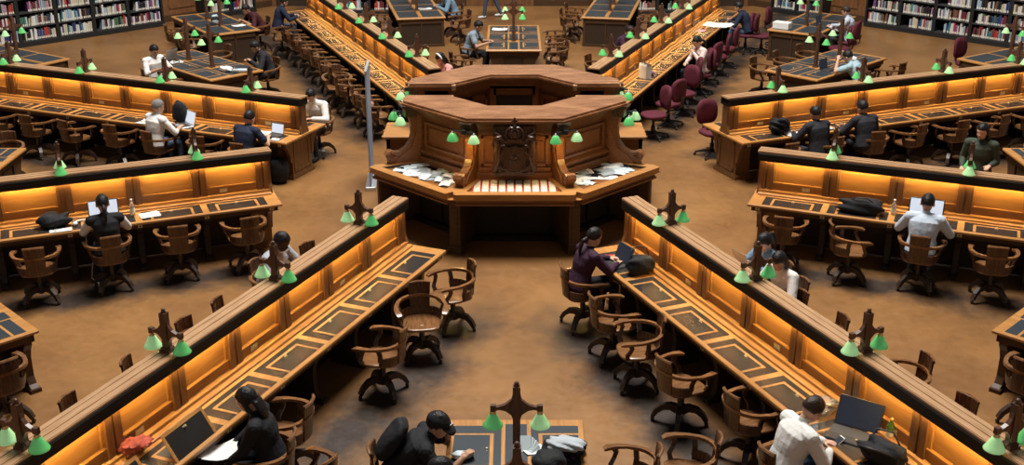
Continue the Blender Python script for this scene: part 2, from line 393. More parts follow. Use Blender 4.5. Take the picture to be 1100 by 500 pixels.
for s in (1, -1):
    endp.prism([(.30*s, .30), (.30*s, .722), (.60*s, .722), (.60*s, .68), (.56*s, .66), (.48*s, .62), (.41*s, .54), (.37*s, .42), (.36*s, .32)], 'x', .05, .12)
    YB(endp, .11, .29, .30, .31, .14, .66, s)
endp_me = endp.mesh('end_pedestal', M['pil'])
def leather_me(s):
    m = MB(); y0, y1 = .235, .585
    YB(m, -.405, -.295, y0, y1, .755, .7595, s); YB(m, .295, .405, y0, y1, .755, .7595, s); YB(m, -.295, .295, y0, .305, .755, .7595, s)
    return m.mesh('leather_inset', M['leather'])
def flap_me(s, mat):
    m = MB()     # hinged at y = .585, lying towards the partition
    YB(m, -.29, .29, -.28, 0, 0, .004, s); 
    YB(m, -.29, .29, -.28, -.25, .004, .008, s); YB(m, -.29, -.258, -.25, 0, .004, .008, s); YB(m, .258, .29, -.25, 0, .004, .008, s)
    YB(m, -.256, .256, -.249, 0, .004, .0065, s, 1)
    return m.mesh('writing_flap', [M['oak'], mat])
knob = MB(); knob.lathe([(.008, 0), (.010, .004), (.006, .010), (.012, .014), (.010, .020)], 10); knob.box(-.022, .022, -.008, .008, 0, .003); knob_me = knob.mesh('latch', M['plate'])
plate = MB(); plate.box(-.03, .03, 0, .006, -.02, .02); plate.box(-.008, .008, .006, .009, -.011, .011, 1); plate_me = plate.mesh('number_plate', [M['plate'], M['dark']])
outl = MB(); outl.box(-.055, .055, 0, .012, -.028, .028); outl.box(-.035, -.015, .012, .015, -.012, .012, 1); outl.box(.015, .035, .012, .015, -.012, .012, 1); outl_me = outl.mesh('power_outlet', [M['plate'], M['cream']])
SM = {}
for s in (1, -1):
    SM[s] = dict(top=top_side(s), apron=under_side(s), sup=support(s), lea=leather_me(s), flap=flap_me(s, M['leather']))
def child(name, me, parent, loc=(0, 0, 0), rot=(0, 0, 0)):
    o = bpy.data.objects.new(name, me); COL.objects.link(o); o.parent = parent; o.location = loc; o.rotation_euler = rot; return o
DLAB = {'A': 'long double-sided oak desk with two raised flaps, running to the lower left corner', 'a': 'long double-sided oak desk running to the lower right corner, purple-clad woman at its tip',
        'B': 'long double-sided oak desk on the left, black-haired woman at a screen on it', 'b': 'long double-sided oak desk at right where the man in pale shirt sits',
        'C': 'long double-sided oak desk at upper left with the navy T-shirt man', 'c': 'long double-sided oak desk at upper right with two dark-suited readers',
        'D': 'long double-sided oak desk running from behind the rostrum to the top left', 'd': 'long double-sided oak desk at top right with red office chairs along it'}
RAISED = {('A', 5), ('A', 6)}
for k in AZ:
    az = R(AZ[k]); root = thing('reading_desk', DLAB[k], 'desk', (RC*cos(az), RC*sin(az), 0), az, 'long lit reading desks radiating from the rostrum')
    child('partition', part_me, root); child('end_pedestal', endp_me, root); child('cap', cap_me, root); child('cornice', fas_me, root)
    for s in (1, -1):
        near = (s == NEAR[k])
        child('desktop', SM[s]['top'], root); child('apron', SM[s]['apron'], root)
        child('light_tube', tube_me, root, (0, 0, 0) if s > 0 else (0, -.196, 0))
        for i in range(1, NM+1): child('support', SM[s]['sup'], root, (.09+.9*i+(0.02 if i == 0 else 0), 0, 0))
        for i in range(NM):
            x = .09+.9*(i+.5)
            pi_ = P2(k, RC+x, .4*(1 if near else -1), .8); u, v = 0, 0
            d = pi_-CAM; u, v = 550+CF*d.dot(RT)/d.dot(FW), 250-CF*d.dot(UP)/d.dot(FW)
            if not (-60 < u < 1160 and -40 < v < 540): continue
            child('leather_inset', SM[s]['lea'], root, (x, 0, 0))
            up_ = near and (k, i) in RAISED
            fl = child('writing_flap', SM[s]['flap'], root, (x, .585*s, .7555), (-R(58)*s if up_ else 0, 0, 0))
            child('latch', knob_me, fl, (0, -.225*s, .0075))
            if up_: MBc = MB(); YB(MBc, x-.25, x+.25, .33, .57, .7572, .7590, s); MBc.build('compartment', M['black'], root)
            if near:
                child('number_plate', plate_me, root, (x-.45, .605*s, .69), (0, 0, 0 if s > 0 else pi))
                if i % 2 == (1 if k in 'AaD' else 0): child('power_outlet', outl_me, root, (x+.12, .056*s, .87), (0, 0, 0 if s > 0 else pi))
    # the warm strip lights under both cornices
    for s in (1, -1):
        ld = bpy.data.lights.new('strip_light', 'AREA'); ld.shape = 'RECTANGLE'; ld.size = DL-.1; ld.size_y = .02; ld.energy = 68; ld.color = (1, .68, .25)
        lo = bpy.data.objects.new('strip_light', ld); COL.objects.link(lo); lo.parent = root
        lo.location = (DL/2, .104*s, 1.268); lo.rotation_euler = (R(-22)*s, 0, 0); lo['kind'] = 'structure'

# ---------------------------------------------------------------- twin green-shaded lamps
def bracket_poly(zb, span, base):
    q = [(base, 0), (base, .03), (.036, .055)]
    if zb > 0: q += [(.026, .08), (.026, zb+.04)]
    q += [(.030, zb+.08), (.045, zb+.125), (span*.48, zb+.165), (span*.72, zb+.175), (span-.03, zb+.170), (span-.022, zb+.158), (span+.022, zb+.158), (span+.022, zb+.215), (span-.022, zb+.215), (span-.03, zb+.20), (span*.72, zb+.205), (span*.46, zb+.225), (.042, zb+.27), (.030, zb+.33), (.022, zb+.345), (.022, zb+.40)]
    return q+[(-y, z) for y, z in q[::-1]]
def lamp_proto(name, zb, span, base, sh):
    root = thing(name, 'x', 'lamp')
    m = MB(); m.prism(bracket_poly(zb, span, base), 'x', -.019, .019); m.box(-.032, .032, -.032, .032, 0, zb+.395)
    m.box(-base, base, -base, base, 0, .028); m.box(-base*.8, base*.8, -base*.8, base*.8, .028, .045)
    m.build('bracket', M['lamp'], root)
    f = MB(); f.lathe([(.018, 0), (.026, .008), (.016, .018), (.022, .03), (.012, .045)], 10); f.build('finial', M['lamp'], root, True, (0, 0, zb+.392))
    for s in (1, -1):
        g = MB(); r = sh
        prof = [(.021, .158), (.031, .149), (.042, .128), (.056, .100), (.072, .068), (r, .045), (r, .038)]
        g.lathe(prof+[(r-.004, .038), (.066, .068), (.050, .100), (.036, .128), (.016, .149)], 18, cap=False)
        g.mesh
        o = g.build('lamp_shade', M['green' if (s > 0) == (sh < .087) else 'green2'], root, True, (0, s*span, zb-.022))
        c = MB(); c.lathe([(.008, .125), (.026, .128), (.028, .142), (.016, .152), (.018, .162), (.010, .170), (.010, .190)], 10); c.build('shade_holder', M['brass'], root, True, (0, s*span, zb-.005))
        b_ = MB(); b_.ball((0, 0, .085), (.020, .020, .028), 8); b_.build('bulb', M['bulb'], root, True, (0, s*span, zb-.005))
    return root
pd = Proto(lamp_proto('twin_desk_lamp', 0, .165, .055, .086))
for k in AZ:
    az = R(AZ[k])
    for j in range(6):
        r = RC+.99+1.8*j; p = P2(k, r, 0, 1.399); u, v = pix(p+V((0, 0, .2)))
        if not (-40 < u < 1140 and -35 < v < 530): continue
        pd.put(p, az, 'twin green-shaded lamp on top of the %s, %s from the rostrum' % (DN[k], ORD[j]), 'twin green lamps on the long desks')

# ---------------------------------------------------------------- free-standing tables
TL = 2.85
def table_proto():
    root = thing('reading_table', 'x', 'table'); W = .63
    MB().bbox(0, TL, -W, W, .722, .757, .01).build('tabletop', M['oak'], root)
    a = MB(); a.box(.05, TL-.05, W-.075, W-.05, .62, .722); a.box(.05, TL-.05, -W+.05, -W+.075, .62, .722); a.box(.05, .075, -W+.05, W-.05, .62, .722); a.box(TL-.075, TL-.05, -W+.05, W-.05, .62, .722)
    a.box(.035, TL-.035, -W+.03, W-.03, .705, .722)
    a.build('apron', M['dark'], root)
    for x in (.12, TL-.12):
        for s in (1, -1):
            l = MB(); pr = [(.20, 0), (.56, 0), (.56, .05), (.50, .08), (.46, .16), (.46, .38), (.50, .50), (.555, .58), (.56, .66), (.42, .66), (.22, .66), (.22, .10), (.20, .06)]
            l.prism([(y*s, z) for y, z in pr][::s], 'x', x-.045, x+.045); YB(l, x-.06, x+.06, .36, .58, 0, .045, s); l.build('leg', M['dark'], root)
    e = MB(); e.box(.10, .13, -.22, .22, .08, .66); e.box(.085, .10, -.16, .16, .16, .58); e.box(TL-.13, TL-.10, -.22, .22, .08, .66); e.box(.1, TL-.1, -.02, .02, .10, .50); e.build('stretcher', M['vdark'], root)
    c = MB(); c.box(.09, TL-.09, -.10, .10, .755, .7595)
    for x in (.95, 1.90): c.box(x-.11, x+.11, -.115, .115, .755, .761, 1)
    c.build('leather_inset', [M['leather2'], M['oak']], root)
    for i in range(3):
        for s in (1, -1):
            x0 = .09+.89*i+.03; x1 = x0+.83; l = MB()
            YB(l, x0, x1, .135, .205, .755, .7595, s); YB(l, x0, x0+.13, .205, .575, .755, .7595, s); YB(l, x1-.13, x1, .205, .575, .755, .7595, s)
            l.build('leather_inset', M['leather2'], root)
            f = MB(); YB(f, x0+.135, x1-.135, .21, .575, .755, .761, s); YB(f, x0+.165, x1-.165, .24, .57, .761, .7625, s, 1); 
            fo = f.build('writing_flap', [M['oak'], M['leather2']], root)
            child('latch', knob_me, fo, ((x0+x1)/2, .265*s, .762), (0, 0, 0))
    return root
def table2_proto():
    root = thing('storage_table', 'x', 'table'); W = .63
    MB().bbox(0, TL, -W, W, .722, .757, .01).build('tabletop', M['oak'], root)
    b_ = MB()
    for x0, x1, y0, y1 in ((.03, .10, -.58, -.51), (.03, .10, .51, .58), (TL-.1, TL-.03, -.58, -.51), (TL-.1, TL-.03, .51, .58), (.03, .08, -.015, .015)): b_.box(x0, x1, y0, y1, 0, .722)
    b_.box(.03, TL-.03, -.58, .58, .60, .722); b_.box(.02, TL-.02, -.59, .59, 0, .07)
    b_.build('frame', M['dark'], root)
    p = MB(); p.box(.055, .075, -.51, .51, .07, .60); p.box(TL-.075, TL-.055, -.51, .51, .07, .60); p.box(.05, TL-.05, -.02, .02, .07, .60); p.build('back_panel', M['vdark'], root)
    for i in range(3):
        for s in (1, -1):
            x0 = .09+.89*i+.03; x1 = x0+.83; l = MB(); YB(l, x0, x1, .05, .555, .755, .7595, s); l.build('leather_inset', M['leather2'], root)
    MB().box(.1, TL-.1, -.03, .03, .757, .77).build('centre_rail', M['oak'], root)
    return root
pt, pt2 = Proto(table_proto()), Proto(table2_proto())
TNM = {90: 'table beyond the rostrum', 45: 'upper right table', 135: 'upper left table', -90: 'table at the bottom centre', 180: 'table at the left edge', 0: 'table at the right edge', -135: 'lower left corner table', -45: 'lower right corner table'}
for a_ in TNM: pt.put(V((8.0*cos(R(a_)), 8.0*sin(R(a_)), 0)), R(a_), {90: 'oak reading table with black insets straight beyond the rostrum', 45: 'oak reading table at upper right where the man in pale blue T-shirt leans',
    135: 'oak reading table at upper left between two seated men', -90: 'oak reading table at the bottom centre with the capped man leaning on it', 180: 'oak reading table cut off by the left edge, above the middle left long desk',
    0: 'oak reading table cut off by the right edge, above the middle right long desk', -135: 'oak reading table cut off by the left edge, above the front left long desk', -45: 'oak reading table cut off by the right edge, above the front right long desk'}[a_], 'oak reading tables with black leather insets')
T2N = {101.25: 'back left storage table', 78.75: 'back right storage table', 123.75: 'upper left storage table', 56.25: 'storage table with the white box', 146.25: 'far left storage table', 33.75: 'far right storage table'}
T2L = {101.25: 'closed-front oak table at top centre left, denim-clad reader beside it', 78.75: 'closed-front oak table at top centre right', 123.75: 'closed-front oak table at upper left, maroon-clad reader beside it',
       56.25: 'closed-front oak table at upper right carrying the white box', 146.25: 'closed-front oak table cut off by the left edge near the bookcase', 33.75: 'closed-front oak table cut off by the right edge near the bookcase'}
for a_ in T2N: pt2.put(V((12.0*cos(R(a_)), 12.0*sin(R(a_)), 0)), R(a_), T2L[a_], 'closed-front oak tables of the outer ring')
plp = Proto(lamp_proto('twin_table_lamp', .49, .20, .05, .088))
for a_, n_, r0, off in [(x, TNM[x], 8.0, 0) for x in TNM]+[(x, T2N[x], 12.0, 0) for x in T2N]:
    for j, dr in enumerate((.96, 1.90)):
        p = V(((r0+dr)*cos(R(a_)), (r0+dr)*sin(R(a_)), .761 if r0 < 10 else .770)); u, v = pix(p+V((0, 0, .5)))
        if not (-30 < u < 1130 and -30 < v < 560): continue
        plp.put(p, R(a_), 'tall twin green lamp on the %s, %s from the rostrum' % (n_, ORD[j]), 'tall twin green lamps on the tables')
# ---------------------------------------------------------------- wooden swivel armchair (faces +x, seat centre over the origin)
def chair_proto():
    root = thing('swivel_armchair', 'x', 'chair')
    out = []
    for q in range(24):
        a = 2*pi*q/24; c, s_ = cos(a), sin(a); e = .62
        out.append((.225*abs(c)**e*(1 if c > 0 else -1), (.235 if c > 0 else .215)*abs(s_)**e*(1 if s_ > 0 else -1)))
    def rg(k, z, dip=0): return [(x*k, y*k, z-dip*(1-abs(y)/.235)) for x, y in out]
    st = MB(); st.rings([rg(.90, .418), rg(.99, .428), rg(1, .448), rg(.95, .458), rg(.6, .452, .012), rg(.25, .446, .010)])
    o = st.build('seat', M['chair'], root, True)
    def arc(rx, ry, a0, a1, n, z, x0=0): return [(x0-rx*cos(R(a0+(a1-a0)*i/(n-1))), ry*sin(R(a0+(a1-a0)*i/(n-1))), z(i/(n-1)) if callable(z) else z) for i in range(n)]
    # U-shaped arm rail
    pth = [(.235, -.255, .640), (.20, -.268, .655), (.12, -.285, .665), (.02, -.290, .668)]
    pth += [(x, y, .672+.022*(1-abs(y)/.28)) for x, y, z in arc(.235, .272, -72, 72, 11, 0, -.03)]
    pth += [(x, -y, z) for x, y, z in pth[3::-1]]
    n_ = len(pth); W = [.05, .072, .060, .046]+[.042]*(n_-8)+[.046, .060, .072, .05]
    H = [.022, .030, .026, .026]+[.034]*(n_-8)+[.026, .026, .030, .022]
    a = MB(); a.sweep(pth, W, H); smooth_edges(a.build('arm_rail', M['chair'], root).data, .9)
    # curved back board rising over the rail
    def board(r0, r1, ang, z0, z1, th, lean, crown=0, n=9, name='backrest', mt='chairback'):
        m = MB(); rs = []
        for zi in range(5):
            f = zi/4; z = z0+(z1-z0)*f; rr = r0+(r1-r0)*f; ring = []
            for i in range(n):
                t = R(-ang+2*ang*i/(n-1)); zz = z+(crown*cos(t*90/ang*pi/180*1.0) if zi == 4 else 0)
                ring.append((-.03-rr*cos(t)+0, rr*1.12*sin(t), zz))
            inner = [(x+th*1.0, y*.94, z_) for x, y, z_ in ring[::-1]]
            rs.append(ring+inner)
        m.rings(rs); o = m.build(name, M[mt], root); smooth_edges(o.data, .7); return o
    board(.225, .262, 27, .455, .845, .020, 0, .006)
    cr = MB(); cr.sweep([(-.295+.05*(abs(y)/.15)**2, y, .848-.02*(abs(y)/.15)**2) for y in (-.125, -.09, -.05, 0, .05, .09, .125)], .030, .030, n=6); smooth_edges(cr.build('crest_rail', M['chair'], root).data, .9)
    board(.215, .228, 82, .452, .555, .018, 0, 0, 15, 'back_panel')
    for s in (1, -1):
        p = MB(); p.sweep([(.150, .205*s, .445), (.165, .235*s, .50), (.135, .262*s, .56), (.120, .275*s, .61), (.14, .278*s, .655)], [.028, .026, .024, .026, .034], [.05, .045, .04, .045, .06], up=(1, 0, 0)); p.build('arm_post', M['chairback'], root)
        p = MB(); p.sweep([(-.06, .222*s, .50), (-.07, .240*s, .58), (-.06, .268*s, .66)], .022, .05, up=(1, 0, 0)); p.build('spindle', M['chairback'], root)
    c = MB(); c.lathe([(.10, .418), (.10, .405), (.035, .395), (.028, .34), (.034, .30), (.030, .24), (.055, .21), (.060, .14), (.03, .11)], 12); c.build('pedestal', M['chairleg'], root, True)
    l = MB(); l.sweep([(.03, 0, .170), (.10, 0, .195), (.18, 0, .180), (.245, 0, .125), (.285, 0, .055)], [.062, .060, .056, .052, .056], [.10, .075, .065, .055, .04]); l.ball((.285, 0, .024), .024, 8)
    lm = l.mesh('leg', M['chairleg'])
    for q in range(4): child('leg', lm, root, (0, 0, 0), (0, 0, R(45+90*q)))
    return root
pc = Proto(chair_proto())
def office_proto():
    root = thing('office_chair', 'x', 'chair')
    def oval(cx, cy, z, rx, ry, n=20, e=.75):
        return [(cx+rx*abs(cos(2*pi*i/n))**e*(1 if cos(2*pi*i/n) > 0 else -1), cy+ry*abs(sin(2*pi*i/n))**e*(1 if sin(2*pi*i/n) > 0 else -1), z) for i in range(n)]
    s = MB(); s.rings([oval(0, 0, .41, .20, .20), oval(0, 0, .43, .235, .235), oval(0, 0, .465, .24, .24), oval(0, 0, .49, .215, .215), oval(0, 0, .485, .10, .10)]); s.build('seat', M['red'], root, True)
    b_ = MB(); rs = []
    for x, k in ((-.30, .80), (-.295, .97), (-.265, 1.0), (-.235, .95), (-.228, .55)):
        rs.append([(x-.06*((z-.75)/.3)**2*0+.10*(y/.22)**2*.5-.10*(z-.6)*.35, y, z) for _, y, z in [(0, .215*k*abs(cos(2*pi*i/22))**.7*(1 if cos(2*pi*i/22) > 0 else -1), .77+.235*k*abs(sin(2*pi*i/22))**.7*(1 if sin(2*pi*i/22) > 0 else -1)) for i in range(22)]])
    b_.rings(rs); b_.build('backrest', M['red'], root, True)
    st = MB(); st.sweep([(-.05, 0, .40), (-.22, 0, .40), (-.31, 0, .46), (-.335, 0, .65)], .06, .018); st.build('back_bracket', M['black'], root)
    c = MB(); c.lathe([(.09, .41), (.09, .395), (.03, .38), (.025, .25), (.040, .24), (.045, .09), (.03, .08)], 12); c.build('pedestal', M['black'], root, True)
    l = MB(); l.sweep([(.03, 0, .11), (.15, 0, .10), (.30, 0, .07)], [.05, .045, .03], [.045, .035, .025]); l.ball((.30, 0, .030), (.030, .020, .030), 8); lm = l.mesh('leg', M['black'])
    for q in range(5): child('leg', lm, root, (0, 0, 0), (0, 0, R(20+72*q)))
    return root
po = Proto(office_proto())
CHS = []   # placed chairs (x, y)
def chair(xy, face, label, group='wooden swivel armchairs', P=None):
    CHS.append((xy[0], xy[1])); return (P or pc).put((xy[0], xy[1], 0), face, label, group)
def seat_on(k, i, off=.95, side=1): return P2(k, 4.44+.9*i, off*side)
def kchair(k, i, off=.95, side=1, turn=0, extra='', P=None, dr=0):
    p = P2(k, 4.44+.9*i+dr, off*side); kind = 'red fabric office chair' if P is po else 'wooden armchair'
    return chair(p, FACE(k, side)+R(turn), '%s at the %s, %s side, %s from the rostrum' % (kind, DN[k], 'near' if side > 0 else 'far', ORD[i]), 'red office chairs' if P is po else 'wooden swivel armchairs', P)
# front left desk
chair((-.77, -4.50), R(203), 'wooden armchair turned side-on, right of the tip of the front left long desk')
chair((-1.10, -5.28), R(-82), 'wooden armchair facing the viewer with its seat fully shown, near the front left long desk')
kchair('A', 2, 1.0, turn=8, extra=', armrests reaching to the desk')
p = at(306, 452, .6); chair(p, FACE('A')+R(12), 'wooden armchair directly right of the woman with papers')
P1S = at(286, 503, .47); chair(P1S, FACE('A')+R(20), 'wooden armchair the woman with papers sits on'); 
p = at(330, 510, .6); chair(p, FACE('A')+R(-10), 'wooden armchair at the bottom edge behind the woman with papers')
for i, (u, v) in enumerate(((329, 270), (232, 331), (196, 352), (134, 396), (71, 436))):
    q = at(u, v-5, .80); f = FACE('A', -1)+R((-15, 10, -5, 20, 8)[i]); q = q+V((cos(f), sin(f), 0))*.27
    chair(q, f, 'wooden armchair showing only its back over the front left long desk, %s from the rostrum' % ORD[i])
P8S = P2('A', 5.25, -1.05); chair(P8S, FACE('A', -1), 'wooden armchair of the grey-shirted man beyond the front left long desk')
# front right desk
P5S = P2('a', 4.44, .93); chair(P5S, FACE('a')+R(-4), 'wooden armchair of the woman in dark purple by the laptop')
kchair('a', 1, .98, turn=-6, extra=', behind the woman in purple')
chair((1.36, -5.98), R(186), 'wooden armchair turned away from the front right long desk, pale seat facing left')
p = at(731, 428, .30); chair(p, R(32), 'wooden armchair pulled well out from the front right long desk, empty, seen from behind')
p = at(806, 452, .47); chair(p, FACE('a')+R(4), 'wooden armchair next behind the man in white with the phone')
p = at(738, 506, .47); chair(p, R(172), 'wooden armchair cut by the bottom edge, right of the bottom centre table')
P4S = at(846, 514, .47); chair(P4S, FACE('a'), 'wooden armchair of the man in white with the phone')
for i, (u, v) in enumerate(((860, 321), (907, 349), (997, 392), (1040, 436))):
    q = at(u, v-5, .80); f = FACE('a', -1)+R((15, -10, -12, 8)[i]); q = q+V((cos(f), sin(f), 0))*.27
    chair(q, f, 'wooden armchair showing its back over the front right long desk, %s from the rostrum' % ORD[i])
P6S = P2('a', 5.35, -1.15); chair(P6S, FACE('a', -1), 'wooden armchair of the ponytailed woman with papers')
P7S = P2('a', 5.85, -.92-.1); chair(P7S, FACE('a', -1), 'wooden armchair of the dark-haired reader beside the ponytailed woman')
# middle left / right
for i in range(4): kchair('B', i, (.98, .95, 1.0, 1.05)[i], turn=(6, -4, 5, -3)[i])
for i in range(4): kchair('b', i, (.95, 1.08, .98, 1.0)[i], turn=(4, -72, -3, 6)[i])
# upper left / right
for i in range(8): kchair('C', i, .93 if i not in (1, 3) else .85, turn=(3, 14, -5, 8, -8, 4, 9, -3)[i])
for i in range(7): kchair('c', i, .93 if i != 3 else .86, turn=(-3, 2, -14, 10, -4, 8, -6)[i])
chair((P2('C', 4.28, -1.08)), FACE('C', -1), 'wooden armchair of the man in white at the tip of the upper left long desk')
chair(P2('c', 4.30, -1.0), FACE('c', -1), 'red fabric office chair at the tip of the upper right long desk, far side', 'red office chairs', po)
# back left: a tight row of wooden chairs; back right: red office chairs
for i in range(9): kchair('D', i, (.98, .95, 1.05, .95, .95, .93, .95, .95, .95)[i], turn=(5, -6, 0, 4, -5, 6, -4, 3, -2)[i])
p = at(362, 92, .47); chair(p, R(-75), 'wooden armchair turned to face the viewer beside the back left long desk')
P20S = at(481, 62, 1.15); chair(P20S, R(215), 'wooden armchair of the person with the white headband')
for i in (1, 2, 4): kchair('D', i, .98, -1, (10, -15, 8, 0, 12)[i])
for i, (dx, tn) in enumerate(((.05, 150), (.1, -25), (.15, 60), (0, 20), (.0, 10), (0, -15), (0, 10), (0, 0))): kchair('d', i, .98+dx, turn=tn if i else 40, P=po)
for i in (0, 1, 3): kchair('d', i, 1.0, -1, (12, -8, 0, -15)[i])
# around the tables
def tchair(a_, r, off, turn, label, P=None, r0=8.0):
    t = R(a_); d = V((cos(t), sin(t), 0)); n = V((-sin(t), cos(t), 0)); p = d*r+n*off; f = t-pi/2*(1 if off > 0 else -1)
    return chair(p, f+R(turn), label, 'red office chairs' if P is po else 'wooden swivel armchairs', P), p, f
for j, r in enumerate((8.5, 9.4, 10.3)):
    tchair(90, r, -.98, (5, -4, 6)[j], 'wooden armchair at the right side of the table beyond the rostrum, %s from the rostrum' % ORD[j])
P21S = tchair(90, 8.75, .98, 0, 'wooden armchair of the man in grey-blue beyond the rostrum')[1]
tchair(90, 7.6, 1.15, 20, 'wooden armchair standing just beyond the rostrum, left of centre')
P17S = tchair(135, 9.5, 1.02, 0, 'wooden armchair of the man in white at the left of the upper left table')[1]
P18S = tchair(135, 8.45, -1.0, 0, 'wooden armchair of the dark-suited man at the right of the upper left table')[1]
tchair(135, 8.6, .95, 8, 'wooden armchair at the near left corner of the upper left table')
tchair(135, 10.3, -.98, 5, 'wooden armchair at the far right of the upper left table')
P28S = tchair(45, 9.0, -1.0, 0, 'wooden armchair of the man in pale blue T-shirt')[1]
for j, r in enumerate((8.5, 9.4, 10.3)): tchair(45, r, .98, (0, 8, -5)[j], 'wooden armchair on the far left side of the upper right table, %s from the rostrum' % ORD[j])
tchair(45, 10.35, -1.02, -6, 'wooden armchair at the far right of the upper right table')
S1 = tchair(-90, 8.62, 1.0, -8, 'wooden armchair right of the bottom centre table, armrests pointing at the grey jumper')
tchair(-90, 9.25, 1.0, 5, 'wooden armchair at the bottom edge, right side of the bottom centre table')
P2S = tchair(-90, 8.62, -1.02, 0, 'wooden armchair of the capped man')[1]
P3S = tchair(-90, 9.35, -1.0, 0, 'wooden armchair at the bottom edge of the man with bare arms')[1]
tchair(-135, 8.62, .98, 0, 'wooden armchair at the lower left corner table, nearest the camera')
tchair(-45, 8.62, -.98, 0, 'wooden armchair at the lower right corner table, nearest the camera')
tchair(-135, 9.4, .98, 4, 'wooden armchair at the lower left corner table, cut by the left edge')
tchair(180, 8.5, -.98, 10, 'wooden armchair cut by the left edge, beyond the left edge table')
for j, r in enumerate((12.5, 13.4)):
    tchair(101.25, r, .98, 5, 'wooden armchair left of the top centre left storage table, %s from the rostrum' % ORD[j])
    tchair(78.75, r, .98, -6, 'wooden armchair left of the top centre right storage table, %s from the rostrum' % ORD[j])
    tchair(78.75, r, -.98, 4, 'wooden armchair right of the top centre right storage table, %s from the rostrum' % ORD[j])
    tchair(123.75, r, .98, -5, 'wooden armchair left of the upper left storage table, %s from the rostrum' % ORD[j])
P23S = tchair(101.25, 13.3, -1.0, 0, 'wooden armchair of the reader in denim')[1]
tchair(101.25, 12.3, -1.05, 15, 'wooden armchair right of the top centre left storage table, near corner')
P19S = tchair(123.75, 13.0, -1.0, 0, 'wooden armchair of the reader in maroon')[1]
tchair(123.75, 12.1, -1.2, -30, 'wooden armchair right of the upper left storage table, near corner')
P27S = tchair(56.25, 13.1, -1.0, 0, 'red fabric office chair of the man in pale shirt by the bookcase', po)[1]
tchair(56.25, 12.25, -1.1, 30, 'red fabric office chair turned out beside the upper right storage table', po)
for j, r in enumerate((12.6, 13.6)): tchair(56.25, r, .98, 5, 'red fabric office chair left of the upper right storage table, %s from the rostrum' % ORD[j], po)
tchair(33.75, 12.9, .98, 0, 'red fabric office chair by the far right storage table, its back to the bookcase', po)

# scuffs where the chairs roll, widened and darkened to paint in the desks' shade
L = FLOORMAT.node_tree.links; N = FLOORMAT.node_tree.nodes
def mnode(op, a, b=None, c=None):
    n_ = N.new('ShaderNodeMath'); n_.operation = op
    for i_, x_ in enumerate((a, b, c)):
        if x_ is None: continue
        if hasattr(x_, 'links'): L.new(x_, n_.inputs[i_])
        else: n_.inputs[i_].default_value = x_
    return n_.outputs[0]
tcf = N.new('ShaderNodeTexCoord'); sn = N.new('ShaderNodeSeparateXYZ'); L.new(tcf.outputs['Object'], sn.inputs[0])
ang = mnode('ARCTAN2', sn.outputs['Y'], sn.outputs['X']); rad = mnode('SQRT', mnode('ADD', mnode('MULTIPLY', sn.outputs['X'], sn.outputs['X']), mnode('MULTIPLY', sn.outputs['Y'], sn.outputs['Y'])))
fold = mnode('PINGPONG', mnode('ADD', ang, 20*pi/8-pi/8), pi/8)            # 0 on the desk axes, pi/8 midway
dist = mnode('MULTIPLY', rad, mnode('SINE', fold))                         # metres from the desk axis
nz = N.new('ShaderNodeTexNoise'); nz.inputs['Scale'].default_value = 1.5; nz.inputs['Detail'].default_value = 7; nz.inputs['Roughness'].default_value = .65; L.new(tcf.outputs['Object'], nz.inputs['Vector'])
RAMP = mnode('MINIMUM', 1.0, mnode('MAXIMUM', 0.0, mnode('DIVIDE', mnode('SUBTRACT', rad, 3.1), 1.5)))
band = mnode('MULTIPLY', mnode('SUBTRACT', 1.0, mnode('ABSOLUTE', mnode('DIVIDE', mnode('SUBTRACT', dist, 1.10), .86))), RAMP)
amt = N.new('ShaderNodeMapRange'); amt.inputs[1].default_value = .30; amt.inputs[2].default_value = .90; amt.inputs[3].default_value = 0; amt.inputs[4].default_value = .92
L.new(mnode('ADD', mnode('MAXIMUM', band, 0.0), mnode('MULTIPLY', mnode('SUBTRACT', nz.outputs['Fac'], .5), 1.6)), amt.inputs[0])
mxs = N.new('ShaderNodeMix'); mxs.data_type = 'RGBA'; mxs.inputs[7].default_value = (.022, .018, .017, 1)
bs = N['Principled BSDF']; L.new(WEAR_SHADE.outputs[2], mxs.inputs[6]); L.new(mnode('MULTIPLY', amt.outputs[0], RAMP), mxs.inputs[0]); L.new(mxs.outputs[2], bs.inputs['Base Color'])

# ---------------------------------------------------------------- the rostrum
rr = thing('rostrum', 'octagonal carved oak rostrum with raised ring counter in the middle of the hall', 'rostrum')
AL, AI = 1.42, 1.0; t8 = math.tan(R(22.5)); G = .375
def half(apo, api, s, g=G):
    o = [(-apo, -g), (-apo, -apo*t8), (-apo*t8, -apo), (apo*t8, -apo), (apo, -apo*t8), (apo, -g)]
    i = [(api, -g), (api, -api*t8), (api*t8, -api), (-api*t8, -api), (-api, -api*t8), (-api, -g)]
    return [(x, y*s) for x, y in o+i][::s]
def ring_poly(mb, apo, api, s, z0, z1, mi=0, g=G):
    """half ring as separate convex quads blocks"""
    o = [(-apo, -g), (-apo, -apo*t8), (-apo*t8, -apo), (apo*t8, -apo), (apo, -apo*t8), (apo, -g)]
    i = [(-api, -g), (-api, -api*t8), (-api*t8, -api), (api*t8, -api), (api, -api*t8), (api, -g)]
    rs = []
    for k in range(6):
        rs.append([(o[k][0], o[k][1]*s, z0), (o[k][0], o[k][1]*s, z1), (i[k][0], i[k][1]*s, z1), (i[k][0], i[k][1]*s, z0)])
    mb.rings(rs, mi)
